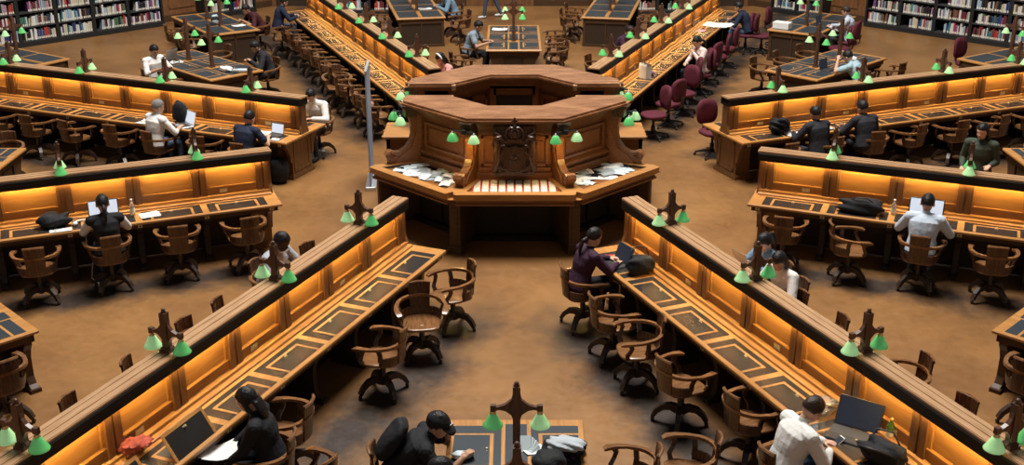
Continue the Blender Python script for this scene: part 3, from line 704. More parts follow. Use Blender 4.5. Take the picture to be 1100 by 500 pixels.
for s, nm in ((1, 'south'), (-1, 'north')):
    m = MB(); ring_poly(m, AL, AI+.05, s, 0, 1.80); m.build('body', M['ros'], rr)
    m = MB(); ring_poly(m, AL+.05, AI, s, 1.66, 1.72); ring_poly(m, AL+.10, AI-.0, s, 1.72, 1.78); ring_poly(m, AL+.17, AI-.02, s, 1.78, 1.835, g=G-.01); m.build('cornice', M['ros'], rr)
    m = MB(); ring_poly(m, AL+.27, AI-.06, s, 1.835, 1.865, g=G-.03); ring_poly(m, AL+.245, AI-.04, s, 1.865, 1.90, g=G-.02); m.build('ring_counter', M['rostop'], rr)
    m = MB()
    ring_poly(m, AL+.10, AL, s, .93, 1.04); m.build('skirting', M['ros'], rr)
# gap ends: dark openings with pale corner brackets
for sx in (1, -1):
    m = MB(); m.box(min(sx*.93, sx*.99), max(sx*.93, sx*.99), .30, .40, 1.80, 1.88); m.box(min(sx*.93, sx*1.0), max(sx*.93, sx*1.0), -.40, -.345, 1.80, 1.895); m.build('corner_bracket', M['cap'], rr)
    m = MB(); m.box(min(sx*1.35, sx*1.40), max(sx*1.35, sx*1.40), -G, G, 0, 1.05); m.build('gate', M['ros'], rr)
    # low wings beside the gates
    m = MB(); a, b_ = sorted((sx*1.42, sx*2.02)); m.box(a, b_, -.02, .04, 0, 1.12); m.box(a, b_, .62, .68, 0, 1.12); m.box(min(sx*1.96, sx*2.02), max(sx*1.96, sx*2.02), -.02, .68, 0, 1.12); m.box(a, b_, -.02, .68, .35, .40)
    m.build('side_cupboard', M['ros'], rr)
    m = MB(); m.bbox(min(sx*1.40, sx*2.08), max(sx*1.40, sx*2.08), -.08, .74, 1.12, 1.16, .01); m.build('cupboard_top', M['roscnt'], rr)
# inner well panels
for k in range(8):
    az = R(45*k); T = Matrix.Rotation(az, 4, 'Z'); hw = (AI+.05)*t8
    if k in (0, 4): continue
    m = MB()
    if k == 2:     # kneehole on the north side, its deep shadow painted as a black sheet
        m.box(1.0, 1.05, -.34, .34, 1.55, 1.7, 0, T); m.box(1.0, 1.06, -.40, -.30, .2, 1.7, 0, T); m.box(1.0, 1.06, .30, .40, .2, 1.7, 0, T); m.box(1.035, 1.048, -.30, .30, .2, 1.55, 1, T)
    else:
        for a, b_ in ((-hw+.04, -.02), (.02, hw-.04)):
            m.box(1.02, 1.05, a, b_, .9, .97, 0, T); m.box(1.02, 1.05, a, b_, 1.50, 1.58, 0, T); m.box(1.02, 1.05, a, a+.05, .2, 1.58, 0, T); m.box(1.02, 1.05, b_-.05, b_, .2, 1.58, 0, T); m.box(1.03, 1.05, a+.09, b_-.09, 1.02, 1.45, 0, T)
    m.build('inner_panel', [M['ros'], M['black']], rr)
m = MB(); m.prism(octo(1.03), 'z', .0, .18); m.build('platform', M['ros'], rr)
# lower counter: S, SW, SE and their mirror faces; face-local frame: x outward, y along the face
def face_T(k): return Matrix.Rotation(R(45*k), 4, 'Z')
RO = 2.245   # outer apothem
for k in (5, 6, 7, 1, 2, 3):
    T = face_T(k); w = lambda a: a*t8
    def band(mb, a0, a1, z0, z1, mi=0, u0=-1, u1=1, cham=True):
        """trapezoid band between apothems a0 < a1; u limits as fractions of the half width"""
        q = [(a0, u0*w(a0)), (a1, u0*w(a1)), (a1, u1*w(a1)), (a0, u1*w(a0))]
        mb.prism(q, 'z', z0, z1, mi, T)
    c = .07
    m = MB(); band(m, 1.38, RO-.03, .855, .870)
    q = [(2.10, -w(2.10)), (RO-.02, -w(RO)+c), (RO, -w(RO)+c*1.6), (RO, w(RO)-c*1.6), (RO-.02, w(RO)-c), (2.10, w(2.10))]
    m.prism(q, 'z', .870, .955, 0, T); band(m, 1.38, 1.50, .870, .955)
    if k in (5, 7, 1, 3): band(m, 1.50, 2.10, .870, .955, 0, -1, -.82); band(m, 1.50, 2.10, .870, .955, 0, .82, 1)
    else: band(m, 1.50, 2.10, .870, .955, 0, -1, -.78); band(m, 1.50, 2.10, .870, .955, 0, .78, 1)
    m.build('counter', M['roscnt'], rr)
    m = MB(); band(m, 1.50, 2.10, .8702, .873, 0, -.80, .80)
    for u_ in (-1, 1): band(m, 1.502, 2.098, .873, .950, 0, u_*.80-.012, u_*.80+.012)
    band(m, 1.502, 1.512, .873, .95, 0, -.8, .8)
    m.build('tray_lining', M['black'], rr)
    m = MB(); q = lambda a, cc: [(1.9, -w(1.9)), (a-.02, -w(a)+cc), (a, -w(a)+cc*1.5), (a, w(a)-cc*1.5), (a-.02, w(a)-cc), (1.9, w(1.9))]
    m.prism(q(RO-.03, c), 'z', .90, .925, 0, T); m.prism(q(RO-.06, c), 'z', .80, .90, 0, T); m.prism(q(RO-.035, c), 'z', .775, .80, 0, T); m.build('counter_apron', M['ros'], rr)
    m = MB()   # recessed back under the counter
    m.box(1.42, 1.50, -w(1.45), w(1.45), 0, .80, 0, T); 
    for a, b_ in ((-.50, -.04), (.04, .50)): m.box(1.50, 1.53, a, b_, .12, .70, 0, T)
    m.box(1.42, 1.60, -w(1.6), w(1.6), 0, .08, 0, T); m.build('kneehole_back', M['frieze'], rr)  # blackened so that the kneehole's shade sits in the colour
# corner pedestals, scroll buttresses and lamps at the vertices
for k in range(8):
    az = R(22.5+45*k); T = Matrix.Rotation(az, 4, 'Z')
    m = MB(); m.box(2.08, 2.24, -.085, .085, .10, .80, 0, T); m.box(2.05, 2.27, -.11, .11, 0, .07, 0, T); m.box(2.065, 2.255, -.10, .10, .07, .11, 0, T); m.box(2.235, 2.25, -.045, .045, .20, .70, 0, T); m.box(1.5, 2.10, -.03, .03, .0, .80, 0, T)
    m.build('pedestal', M['dark'], rr)
    m = MB(); rs = []
    pro = [(1.50, .955), (1.52, 1.72), (1.72, 1.72), (1.73, 1.62), (1.70, 1.50), (1.70, 1.38), (1.73, 1.27), (1.80, 1.18), (1.90, 1.13), (1.97, 1.13), (2.03, 1.155), (2.09, 1.14), (2.12, 1.09), (2.10, 1.04), (2.06, .955)]
    m.prism(pro, 'y', -.055, .055, 0, T)
    m.prism([(1.60, .955), (1.55, 1.70), (1.62, 1.70), (1.64, 1.4), (1.72, 1.18), (1.9, 1.06), (2.0, .955)], 'y', -.075, .075, 0, T)
    for s in (-1, 1): m.sweep([(2.04+.055*cos(a), s*.062, 1.085+.055*sin(a)) for a in [R(q) for q in range(0, 361, 40)]], .03, .03, 0, T)
    m.ball((2.04, 0, 1.085), (.075, .085, .07), 12, 0, T)
    m.build('scroll_bracket', M['ros'], rr)
    m = MB(); m.box(1.62, 1.80, -.09, .09, 1.66, 1.78, 0, T); m.prism([(1.60, 1.835), (1.60, 1.78), (1.76, 1.78), (1.84, 1.80), (1.86, 1.835)], 'y', -.10, .10, 0, T); m.build('capital', M['carve'], rr)
# panelled faces above the counter
for k in (5, 6, 7, 1, 2, 3):
    T = face_T(k); m = MB(); hw = AL*t8; x = AL
    if k in (5, 7, 1, 3):
        m.box(x, x+.035, -hw+.06, hw-.06, 1.04, 1.10, 0, T)
        m.prism([(x, 1.10), (x+.09, 1.10), (x+.085, 1.14), (x+.03, 1.18), (x, 1.18)], 'y', -hw+.06, hw-.06, 0, T)
        for z0, z1 in ((1.18, 1.22), (1.54, 1.58)): m.box(x, x+.04, -hw+.12, hw-.12, z0, z1, 0, T)
        for a, b_ in ((-hw+.12, -hw+.17), (hw-.17, hw-.12)): m.box(x, x+.04, a, b_, 1.22, 1.54, 0, T)
        m.box(x, x+.02, -hw+.21, hw-.21, 1.26, 1.50, 0, T)
    else:
        m.box(x, x+.035, -hw+.06, hw-.06, 1.04, 1.10, 0, T)
        for a, b_ in ((-hw+.10, -.24), (.24, hw-.10)):
            m.box(x, x+.035, a, a+.04, 1.12, 1.58, 0, T); m.box(x, x+.035, b_-.04, b_, 1.12, 1.58, 0, T); m.box(x, x+.035, a, b_, 1.12, 1.16, 0, T); m.box(x, x+.035, a, b_, 1.54, 1.58, 0, T); m.box(x, x+.018, a+.07, b_-.07, 1.2, 1.5, 0, T)
    m.build('face_panel', M['rosx' if k in (2, 6) else 'ros'], rr)
# carved coat of arms on the south face
cr = MB(); T = face_T(6)
X0 = AL+.245
Tc = T; T = T @ Matrix.Translation((0, 0, 1.10)) @ Matrix.Diagonal((1, 1.22, 1.08, 1)) @ Matrix.Translation((0, 0, -1.13))
def arc_pts(cx, cz, r, a0, a1, n=12, x=X0+.05, rz=None): return [(x, cx+r*cos(R(a0+(a1-a0)*i/(n-1))), cz+(rz or r)*sin(R(a0+(a1-a0)*i/(n-1)))) for i in range(n)]
cr.box(AL, X0, -.25, .25, 1.10, 1.76, 0, T); cr.box(AL, X0+.012, -.20, .20, 1.13, 1.70, 0, T)
sh = [(-.13, 1.50), (-.135, 1.36), (-.11, 1.26), (-.06, 1.20), (0, 1.165), (.06, 1.20), (.11, 1.26), (.135, 1.36), (.13, 1.50), (.06, 1.48), (0, 1.505), (-.06, 1.48)]
cr.prism(sh, 'x', X0, X0+.06, 0, T); cr.sweep([(X0+.06, y, z) for y, z in sh+[sh[0]]], .022, .022, 0, T, up=(1, 0, 0))
for y, z in ((-.045, 1.40), (.045, 1.40), (0, 1.30), (-.05, 1.31), (.05, 1.31)): cr.ball((X0+.062, y, z), (.014, .016, .016), 6, 0, T)
cr.ball((X0+.06, 0, 1.355), (.018, .035, .03), 8, 0, T)
# crown: band, arches, orb and cross
cr.box(X0, X0+.10, -.085, .085, 1.575, 1.605, 0, T); cr.box(X0, X0+.09, -.095, .095, 1.56, 1.576, 0, T)
for s in (-1, 1):
    cr.sweep([(X0+.06, s*.085, 1.60), (X0+.07, s*.105, 1.66), (X0+.07, s*.085, 1.73), (X0+.07, s*.045, 1.765), (X0+.07, 0, 1.75)], .03, .03, 0, T, up=(1, 0, 0), n=6)
    cr.sweep([(X0+.09, s*.03, 1.60), (X0+.10, s*.045, 1.66), (X0+.09, s*.03, 1.73), (X0+.08, 0, 1.755)], .02, .02, 0, T, up=(1, 0, 0), n=6)
cr.ball((X0+.05, 0, 1.67), (.05, .08, .07), 10, 0, T); cr.ball((X0+.07, 0, 1.79), (.022, .022, .022), 8, 0, T); cr.box(X0+.06, X0+.08, -.011, .011, 1.80, 1.90, 0, T); cr.box(X0+.06, X0+.08, -.035, .035, 1.845, 1.870, 0, T)
# two supporting beasts rearing at the sides, mantling curls, garland of beads and a ribbon
for s in (-1, 1):
    cr.sweep([(X0+.05, s*.235, 1.16), (X0+.06, s*.225, 1.24), (X0+.07, s*.20, 1.34), (X0+.08, s*.205, 1.44), (X0+.07, s*.20, 1.53), (X0+.07, s*.215, 1.60)], [.05, .075, .065, .085, .06, .045], [.05, .07, .06, .08, .06, .05], 0, T, up=(1, 0, 0), n=8)
    cr.ball((X0+.08, s*.195, 1.625), (.035, .045, .032), 8, 0, T); cr.sweep([(X0+.08, s*.18, 1.64), (X0+.08, s*.15, 1.655)], [.03, .018], [.03, .018], 0, T, up=(1, 0, 0), n=6)
    cr.sweep([(X0+.08, s*.19, 1.47), (X0+.10, s*.155, 1.52), (X0+.09, s*.12, 1.53)], [.032, .026, .02], [.032, .026, .02], 0, T, up=(1, 0, 0), n=6)
    cr.sweep([(X0+.08, s*.19, 1.40), (X0+.10, s*.15, 1.41), (X0+.09, s*.125, 1.45)], [.032, .026, .02], [.032, .026, .02], 0, T, up=(1, 0, 0), n=6)
    cr.sweep([(X0+.06, s*.22, 1.25), (X0+.08, s*.18, 1.22), (X0+.07, s*.17, 1.15)], [.045, .03, .025], [.045, .03, .025], 0, T, up=(1, 0, 0), n=6)
    cr.sweep(arc_pts(s*.21, 1.53, .055, 0, 300, 12), .022, .022, 0, T, up=(1, 0, 0), n=6)
    cr.sweep(arc_pts(s*.17, 1.24, .045, 90, 400, 12), .02, .02, 0, T, up=(1, 0, 0), n=6)
    cr.sweep([(X0+.04, s*.10, 1.55), (X0+.06, s*.15, 1.58), (X0+.05, s*.19, 1.66), (X0+.04, s*.235, 1.69), (X0+.03, s*.225, 1.74)], [.03, .05, .04, .03, .015], .03, 0, T, up=(1, 0, 0), n=6)
for q in range(17):
    a = R(200+140*q/16); cr.ball((X0+.075, .19*cos(a), 1.30+.15*sin(a)), .016, 6, 0, T)
cr.sweep([(X0+.03, y, 1.115+.012*sin(y*40)) for y in [(-.24+.04*i) for i in range(13)]], .045, .02, 0, T, up=(1, 0, 0))
o = cr.build('coat_of_arms', M['carve'], rr); smooth_edges(o.data, .8)
# bracket lamps at the five visible vertices
for k in (3, 4, 5, 6, 7, 0):
    pass
def ros_lamp():
    root = thing('rostrum_lamp', 'x', 'lamp')
    m = MB(); m.box(-.03, .05, -.03, .03, -.03, .03)
    for s in (1, -1): m.tube([(.0, .02*s, 0), (.04, .10*s, .015), (.05, .15*s, .02), (.05, .165*s, .0)], .010, 6)
    m.build('bracket', M['black'], root)
    for s in (1, -1):
        g = MB(); prof = [(.021, .158), (.034, .150), (.050, .132), (.064, .105), (.080, .070), (.086, .045), (.086, .040)]
        g.lathe(prof+[(.082, .040), (.074, .072), (.058, .104), (.044, .130), (.018, .150)], 18, cap=False); g.build('lamp_shade', M['green2' if s > 0 else 'green'], root, True, (.05, s*.165, -.175))
        c = MB(); c.lathe([(.008, .145), (.024, .146), (.025, .156), (.013, .166), (.010, .185)], 10); c.build('shade_holder', M['silver'], root, True, (.05, s*.165, -.175))
        b_ = MB(); b_.ball((0, 0, .085), (.020, .020, .028), 8); b_.build('bulb', M['bulb'], root, True, (.05, s*.165, -.175))
    return root
pl = Proto(ros_lamp())
for k, nm in ((3, 'far left'), (4, 'left'), (5, 'front left'), (6, 'front right'), (7, 'right'), (0, 'far right')):
    a = R(22.5+45*k); pl.put((1.86*cos(a), 1.86*sin(a), 1.72), a, 'pair of green-shaded lamps bracketed to the %s corner of the rostrum' % nm, 'green bracket lamps of the rostrum')
for k in (5, 6):   # warm pools on the oak under the front lamps come from the real bulbs
    a = R(22.5+45*k)
    for s in (1, -1):
        ld = bpy.data.lights.new('lamp_light', 'POINT'); ld.energy = 5; ld.color = (1, .55, .18); ld.shadow_soft_size = .02
        lo = bpy.data.objects.new('lamp_light', ld); COL.objects.link(lo); p = Matrix.Rotation(a, 4, 'Z') @ V((1.91, s*.165, 1.59)); lo.location = p; lo['kind'] = 'structure'
# request slips in the red-lined front tray
T = face_T(6); slip = MB(); slip.box(-.030, .030, -.034, .034, 0, .012); slip_me = slip.mesh('request_slip', M['card'])
tr = thing('slip_tray', 'red-lined black tray of request slips in the front counter of the rostrum', 'tray', T @ V((1.80, 0, .912)), R(270))
MB().box(-.27, .27, -.60, .60, 0, .006).build('tray_base', M['redfelt'], tr)
for i in range(11):
    MB().box(-.27, .27, -.60+.12*i-.006, -.60+.12*i+.006, .006, .022).build('divider', M['redfelt'], tr)
for i in range(10):
    for j in range(6):
        y = -.54+.12*i; x = -.215+.086*j
        o = bpy.data.objects.new('request_slip', slip_me); COL.objects.link(o); o.location = T @ V((1.80+x, y, .923+.002)); o.rotation_euler = (0, R(-10), R(270)); o.rotation_euler = (Matrix.Rotation(R(270+random.uniform(-4, 4)), 4, 'Z') @ Matrix.Rotation(R(8), 4, 'Y')).to_euler()
        o.scale = (1.15, 1.32, 1)
        tag(o, 'cream slip in the red-lined tray, %s column from left, %s row from front' % (ORD[i], ORD[5-j]), 'paper slip', 'cream slips in the red-lined tray')
# loose leaflets in the left and right trays
for k, nm in ((5, 'left'), (7, 'right')):
    T = face_T(k)
    for q in range(46):
        x = random.uniform(1.57, 2.02); y = random.uniform(-.74, .74)*x*t8
        m = MB(); w_, h_ = random.uniform(.05, .10), random.uniform(.07, .13); c_ = random.uniform(0, .02)
        m.rings([[(-h_, -w_, 0), (h_, -w_, 0), (h_, -w_, .002), (-h_, -w_, .002)], [(-h_, 0, c_), (h_, 0, c_), (h_, 0, c_+.002), (-h_, 0, c_+.002)], [(-h_, w_, 0), (h_, w_, 0), (h_, w_, .002), (-h_, w_, .002)]])
        o = m.build('leaflet', M[random.choice(['paper', 'paperblue', 'paperblue', 'papergrey', 'paper'])]); o.matrix_world = T @ Matrix.Translation((x, y, .900+.0012*q)) @ Matrix.Rotation(random.uniform(0, 6.28), 4, 'Z') @ Matrix.Rotation(random.uniform(-.06, .06), 4, 'Y')
        tag(o, 'loose pale leaflet jumbled in the %s tray of the rostrum' % nm, 'leaflet', 'leaflets in the %s tray of the rostrum' % nm)
# ---------------------------------------------------------------- people
def mcol(name, col, rough=.8, bump=.7, bscale=11, vary=.06):
    if name not in M: M[name] = plain(name, col, rough, bump=bump, bscale=bscale, vary=vary, vscale=6, spec=.3)
    return M[name]
SK = {'fair': (.56, .33, .23), 'tan': (.44, .25, .16), 'brown': (.17, .085, .05), 'dark': (.055, .028, .018)}
for k_, c_ in SK.items(): mcol('skin_'+k_, c_, .5, 0)
for k_, c_ in (('black', (.009, .008, .009)), ('brown', (.035, .02, .013)), ('grey', (.20, .19, .18))): mcol('hair_'+k_, c_, .42, .5, 60)
CL = {'white': (.72, .71, .68), 'paleblue': (.50, .57, .66), 'navy': (.014, .020, .045), 'black': (.012, .012, .015), 'darksuit': (.020, .020, .026), 'purple': (.040, .014, .034), 'denim': (.16, .25, .34), 'lightblue': (.33, .47, .54),
      'jeans': (.05, .075, .12), 'charcoal': (.03, .03, .034), 'greyblue': (.22, .27, .32), 'maroon': (.06, .012, .016), 'green': (.045, .060, .042), 'pink': (.62, .30, .28), 'blazer': (.66, .52, .48), 'greyshirt': (.36, .38, .42), 'shoe': (.02, .018, .018), 'shoewhite': (.6, .6, .6)}
for k_, c_ in CL.items(): mcol('cloth_'+k_, c_)
def ik(a, t, l1, l2, pole):
    a, t, pole = V(a), V(t), V(pole); d = t-a; L_ = min(d.length, (l1+l2)*.995); dn = d.normalized(); t = a+dn*L_
    x = (l1*l1-l2*l2+L_*L_)/(2*L_); h = sqrt(max(l1*l1-x*x, 0)); p = pole-dn*pole.dot(dn); p.normalize()
    return a+dn*x+p*h, t
def remesh(mb, vox, it=4):
    me = mb.mesh('tmp', []); o = bpy.data.objects.new('tmp', me); COL.objects.link(o)
    r = o.modifiers.new('r', 'REMESH'); r.mode = 'VOXEL'; r.voxel_size = vox
    s_ = o.modifiers.new('s', 'SMOOTH'); s_.factor = .5; s_.iterations = it
    bpy.context.view_layer.update(); dg = bpy.context.evaluated_depsgraph_get()
    out = bpy.data.meshes.new_from_object(o.evaluated_get(dg)); bpy.data.objects.remove(o); bpy.data.meshes.remove(me)
    out.polygons.foreach_set('use_smooth', [True]*len(out.polygons)); return out
def person(label, xy, face, top='black', legs='jeans', hair='short', hc='black', skin='tan', lean=12, hp=25, hy=0, hands=((.36, .16, .80), (.36, -.16, .80)), sleeve='long', sleevem=None, inner=None,
           seat=.462, stand=False, step=0, vox=.008, sc=1.0, female=False, shoe='shoe', twist=0, hat=None, kneez=None, legdir=0, skirt=False, px=-.07, elbow=(0, 1, -1.2)):
    if stand: elbow = (-.6, .35, -1.1)
    lean = lean+(0 if stand else 5)
    root = thing('person', label, 'person', (xy[0], xy[1], 0), face)
    mats = ['cloth_'+top, 'cloth_'+(sleevem or top), 'cloth_'+legs, 'skin_'+skin, 'cloth_'+shoe, 'cloth_'+(inner or top)]
    mb = MB(); S = []    # S: sample points (co, r, mat)
    def seg(a, b, ra, rb, mi, n=5, ell=None):
        a, b = V(a), V(b); rs = []; d = (b-a); u = d.normalized(); s1 = u.cross(V((0, 0, 1)) if abs(u.z) < .9 else V((1, 0, 0))).normalized(); s2 = u.cross(s1)
        N_ = 12; prof = [(-.92, .38), (-.6, .8), (0, 1)]+[(None, i/n) for i in range(1, n)]+[(1, 1), (1.6, .8), (1.92, .38)]
        for p, q in prof:
            if p is None: c, r_ = a+d*q, ra+(rb-ra)*q
            elif p <= 0: c, r_ = a+u*ra*p, ra*q
            else: c, r_ = b+u*rb*(p-1), rb*q
            rs.append([tuple(c+(s1*cos(2*pi*i/N_)+s2*sin(2*pi*i/N_))*r_) for i in range(N_)])
        mb.rings(rs)
        for i in range(n+1): S.append((a+d*(i/n), ra+(rb-ra)*i/n, mi))
    g = .93 if female else 1.0
    pz = seat+.095 if not stand else .93
    P0 = V((px if not stand else 0, 0, pz))
    def tdir(f): a = R(lean*(.55+.6*f)); return V((sin(a), 0, cos(a)))
    pts = [P0]; zs = [0, .10, .20, .30, .40, .455, .50]
    for i in range(1, len(zs)): pts.append(pts[-1]+tdir(zs[i]/.5)*(zs[i]-zs[i-1]))
    WD = [(.165, .120), (.155, .112), (.142, .104), (.158, .112), (.172, .112), (.150, .092), (.070, .062)]
    if female: WD = [(.168, .115), (.150, .105), (.125, .092), (.138, .108), (.148, .100), (.128, .082), (.058, .052)]
    rs = []
    tw = lambda f: R(twist*f)
    for i, (c, (w_, d_)) in enumerate(zip(pts, WD)):
        t = tdir(zs[i]/.5); fx = V((t.z, 0, -t.x)); sy = V((0, 1, 0)); a = tw(zs[i]/.5); sy2 = sy*cos(a)-fx*sin(a); fx2 = fx*cos(a)+sy*sin(a)
        w_ *= (1.22 if i < 5 else 1.12); d_ *= (1.22 if i < 5 else 1.12)
        rs.append([tuple(c+sy2*w_*(abs(cos(q))**.85)*(1 if cos(q) > 0 else -1)+fx2*d_*sin(q)) for q in [2*pi*j/18 for j in range(18)]])
        for j in (-.8, -.4, 0, .4, .8): S.append((c+sy2*(w_-d_*.8)*j, d_, 0))
        if i in (3, 4, 5, 6) and inner:
            for j in (-.03, 0, .03): S.append((c+fx2*(d_*.75)+sy2*j, d_*.36, 5))
    mb.rings([[tuple(P0-V((0, 0, .075))+(V(p)-P0)*.72) for p in rs[0]]]+rs)
    t5 = tdir(.9); ax = V((t5.z, 0, -t5.x)); a = tw(1); sy = V((0, 1, 0))*cos(a)-ax*sin(a)
    neck0 = pts[-1]; ntilt = R(lean*.6+hp*.35); neck1 = neck0+V((sin(ntilt), 0, cos(ntilt)))*.050
    seg(neck0-V((0, 0, .02)), neck1, .054*g, .050*g, 3)
    HR = Matrix.Rotation(R(hy), 4, 'Z') @ Matrix.Rotation(R(hp), 4, 'Y'); hs = 1.06 if not female else 1.02
    HT = Matrix.Translation(neck1) @ HR @ Matrix.Translation((.020, 0, .095))
    def ell(c, r_, mi=3, n=14):
        mb.ball(c, r_, n, 0, HT)
        S.append((HT @ V(c), min(r_), mi))
    ell((-.012, 0, .022), (.098*hs, .077*hs, .098*hs)); ell((.020, 0, -.035), (.070*hs, .060*hs, .078*hs)); ell((.040, 0, -.078), (.038, .036, .030))
    ell((.087, 0, -.022), (.020, .012, .017), n=8); ell((.078, 0, .004), (.012, .010, .026), n=8); ell((.070, 0, .028), (.022, .052, .014), n=8)
    for s in (1, -1): ell((-.006, s*.078*hs, -.012), (.020, .011, .032), n=8); ell((.052, s*.036, -.028), (.024, .022, .022), n=8)
    ell((.074, 0, -.056), (.016, .024, .010), n=8)
    shoulders = [neck0-t5*.055+sy*s*(.190*g) for s in (1, -1)]
    for s, sh in zip((1, -1), shoulders):
        seg(neck0-t5*.042+sy*s*.05, sh, .072*g, .078*g, 0, 3)
        tgt = V(hands[0 if s > 0 else 1]); el, wr = ik(sh, tgt, .285*g, .255*g, V((elbow[0], s*elbow[1], elbow[2])))
        sm = 1
        if sleeve == 'long':
            seg(sh, el, .074*g, .060*g, sm); seg(el, wr, .058*g, .040*g, sm)
        elif sleeve == 'short':
            mid = sh.lerp(el, .62); seg(sh, mid, .070*g, .070*g, sm); seg(mid, el, .046*g, .040*g, 3); seg(el, wr, .041*g, .028*g, 3)
        else:
            seg(sh, el, .068*g, .056*g, sm); mid = el.lerp(wr, .25); seg(el, mid, .047*g, .045*g, sm); seg(mid, wr, .039*g, .028*g, 3)
        # hand: palm, four bent fingers, thumb
        f = (wr-el).normalized(); f = (f+V((.25, 0, 0))*0).normalized(); side = f.cross(V((0, 0, 1)))
        if side.length < .2: side = V((0, 1, 0))
        side.normalize(); up_ = side.cross(f).normalized(); inn = side*(-1 if side.y*s > 0 else 1)
        pa = wr+f*.045
        seg(wr, wr+f*.03, .026*g, .026*g, 3, 2)
        for q in (-.024, -.008, .008, .024): seg(wr+f*.02+side*q*.7, wr+f*.085+side*q, .0135, .0125, 3, 3)
        for q, ln in ((-.028, .052), (-.009, .064), (.010, .068), (.028, .060)):
            if inn.dot(side) < 0: q = -q
            b0 = wr+f*.088+side*q; b1 = b0+(f*.93-up_*.35).normalized()*ln*.55; b2 = b1+(f*.55-up_*.84).normalized()*ln*.5
            seg(b0, b1, .0095, .009, 3, 2); seg(b1, b2, .009, .008, 3, 2)
        t0 = wr+f*.035+inn*.026; t1 = t0+(f*.6+inn*.75-up_*.2).normalized()*.036; t2 = t1+(f*.93+inn*.2-up_*.3).normalized()*.028
        seg(t0, t1, .0125, .011, 3, 2); seg(t1, t2, .011, .009, 3, 2)
    for s in (1, -1):
        hip = P0+V((0, s*.088, -.02))
        if stand:
            kn = V((.03+step*s*.55, s*.095, .50)); an = V((-.03+step*s*(1 if s*step > 0 else 1.0), s*.095, .09 if s > 0 or not step else .10))
            seg(hip, kn, .088*g, .060*g, 2); seg(kn, an, .060*g, .045*g, 2)
            seg(an-V((.02, 0, .035)), an+V((.15, s*.01, -.052)), .042, .034, 4); 
        else:
            kz = kneez or seat+.060; kn = V((px+.44, s*.12, kz)); an = V((px+.40+.10*(s*legdir), s*.13, .095))
            seg(hip, kn, .088*g, .062*g, 2); 
            if skirt: seg(kn, an, .050*g, .036*g, 3)
            else: seg(kn, an, .062*g, .044*g, 2)
            seg(an-V((.03, 0, .045)), an+V((.14, s*.015, -.058)), .042, .034, 4)
    me = remesh(mb, vox)
    for m_ in mats: me.materials.append(M[m_])
    n = len(me.polygons); C_ = np.empty(n*3); me.polygons.foreach_get('center', C_); C_ = C_.reshape(-1, 3)
    SP = np.array([tuple(p) for p, r_, m_ in S]); SR = np.array([r_ for p, r_, m_ in S]); SMt = np.array([m_ for p, r_, m_ in S])
    best = np.full(n, 1e9); idx = np.zeros(n, int)
    for p, r_, m_ in zip(SP, SR, SMt):
        d = np.sqrt(((C_-p)**2).sum(1))-r_; q = d < best; best[q] = d[q]; idx[q] = m_
    me.polygons.foreach_set('material_index', idx.tolist()); me.update()
    child('body', me, root)
    # eyes and mouth
    e = MB()
    for s in (1, -1): e.ball((.070, s*.030, .004), (.010, .013, .005), 8, 0, HT)
    e.build('eyes', M['hair_black'], root); e = MB(); e.ball((.080, 0, -.057), (.010, .022, .006), 8, 0, HT); e.build('mouth', mcol('lips', (.30, .10, .08), .5, 0), root)
    # hair
    h = MB(); rs = []; N_ = 28
    K = 1.065
    for k in range(1, 17):
        a = pi*k/17; ring = []
        for i in range(N_):
            q = 2*pi*i/N_; p = V((sin(a)*cos(q), sin(a)*sin(q), cos(a))); kk = K+.016*sin(q*5+k*1.3)+.012*sin(q*11-k*2)
            line = .38*p.x+(-.05 if hair in ('short', 'cap') else -.18)+ (.16 if abs(p.y) > .6 and p.x > -.2 and hair == 'short' else 0)*0
            hl = p.z - (-.38+.74*min(1, max(0, (p.x-.15)/.45)))
            if hl < 0: kk = max(.86, K+hl*1.3)
            ring.append((-.012+p.x*.100*hs*kk, p.y*.079*hs*kk, .026+p.z*.104*hs*kk))
        rs.append(ring)
    h.rings(rs, 0, HT)
    if hair == 'long':
        h.sweep([(-.06, 0, .05), (-.095, 0, -.04), (-.100, 0, -.12), (-.095, 0, -.18), (-.09, 0, -.22)], [.12, .145, .14, .12, .08], [.05, .06, .06, .045, .03], 0, HT, up=(1, 0, 0), n=12)
        for s in (1, -1): h.sweep([(.0, s*.060, .070), (-.010, s*.078, .0), (-.02, s*.080, -.09), (-.03, s*.070, -.16)], [.03, .03, .035, .02], [.05, .06, .06, .03], 0, HT, up=(1, 0, 0), n=8)
    if hair in ('pony', 'low'):
        z_ = .045 if hair == 'pony' else -.03
        h.ball((-.115, 0, z_), (.028, .028, .028), 10, 0, HT); h.sweep([(-.12, 0, z_), (-.155, 0, z_-.02), (-.165, 0, z_-.09), (-.155, 0, z_-.17), (-.14, 0, z_-.22)], [.04, .055, .06, .045, .015], [.04, .05, .05, .04, .015], 0, HT, up=(1, 0, 0), n=10)
    if hair == 'bun': h.ball((-.10, 0, .085), (.04, .045, .04), 12, 0, HT)
    hm = remesh(h, .007, 3); hm.materials.append(M['hair_'+hc]); child('hair', hm, root)
    if hat == 'cap':
        c = MB(); rs = []
        for k in range(0, 9):
            a = pi/2*k/8*.98; rs.append([(-.012+.114*cos(a)*cos(2*pi*i/24), .092*cos(a)*sin(2*pi*i/24), .045+.088*sin(a)) for i in range(24)])
        c.rings(rs, 0, HT); c.ball((-.012, 0, .133), .008, 8, 0, HT)
        br = []; 
        for k, x in enumerate((.06, .10, .14, .165)):
            w_ = (.078, .076, .062, .03)[k]; br.append([(x, -w_, .045-.02*k*.6), (x+.004, 0, .056-.02*k*.6), (x, w_, .045-.02*k*.6), (x, w_, .040-.02*k*.6), (x, 0, .050-.02*k*.6), (x, -w_, .040-.02*k*.6)])
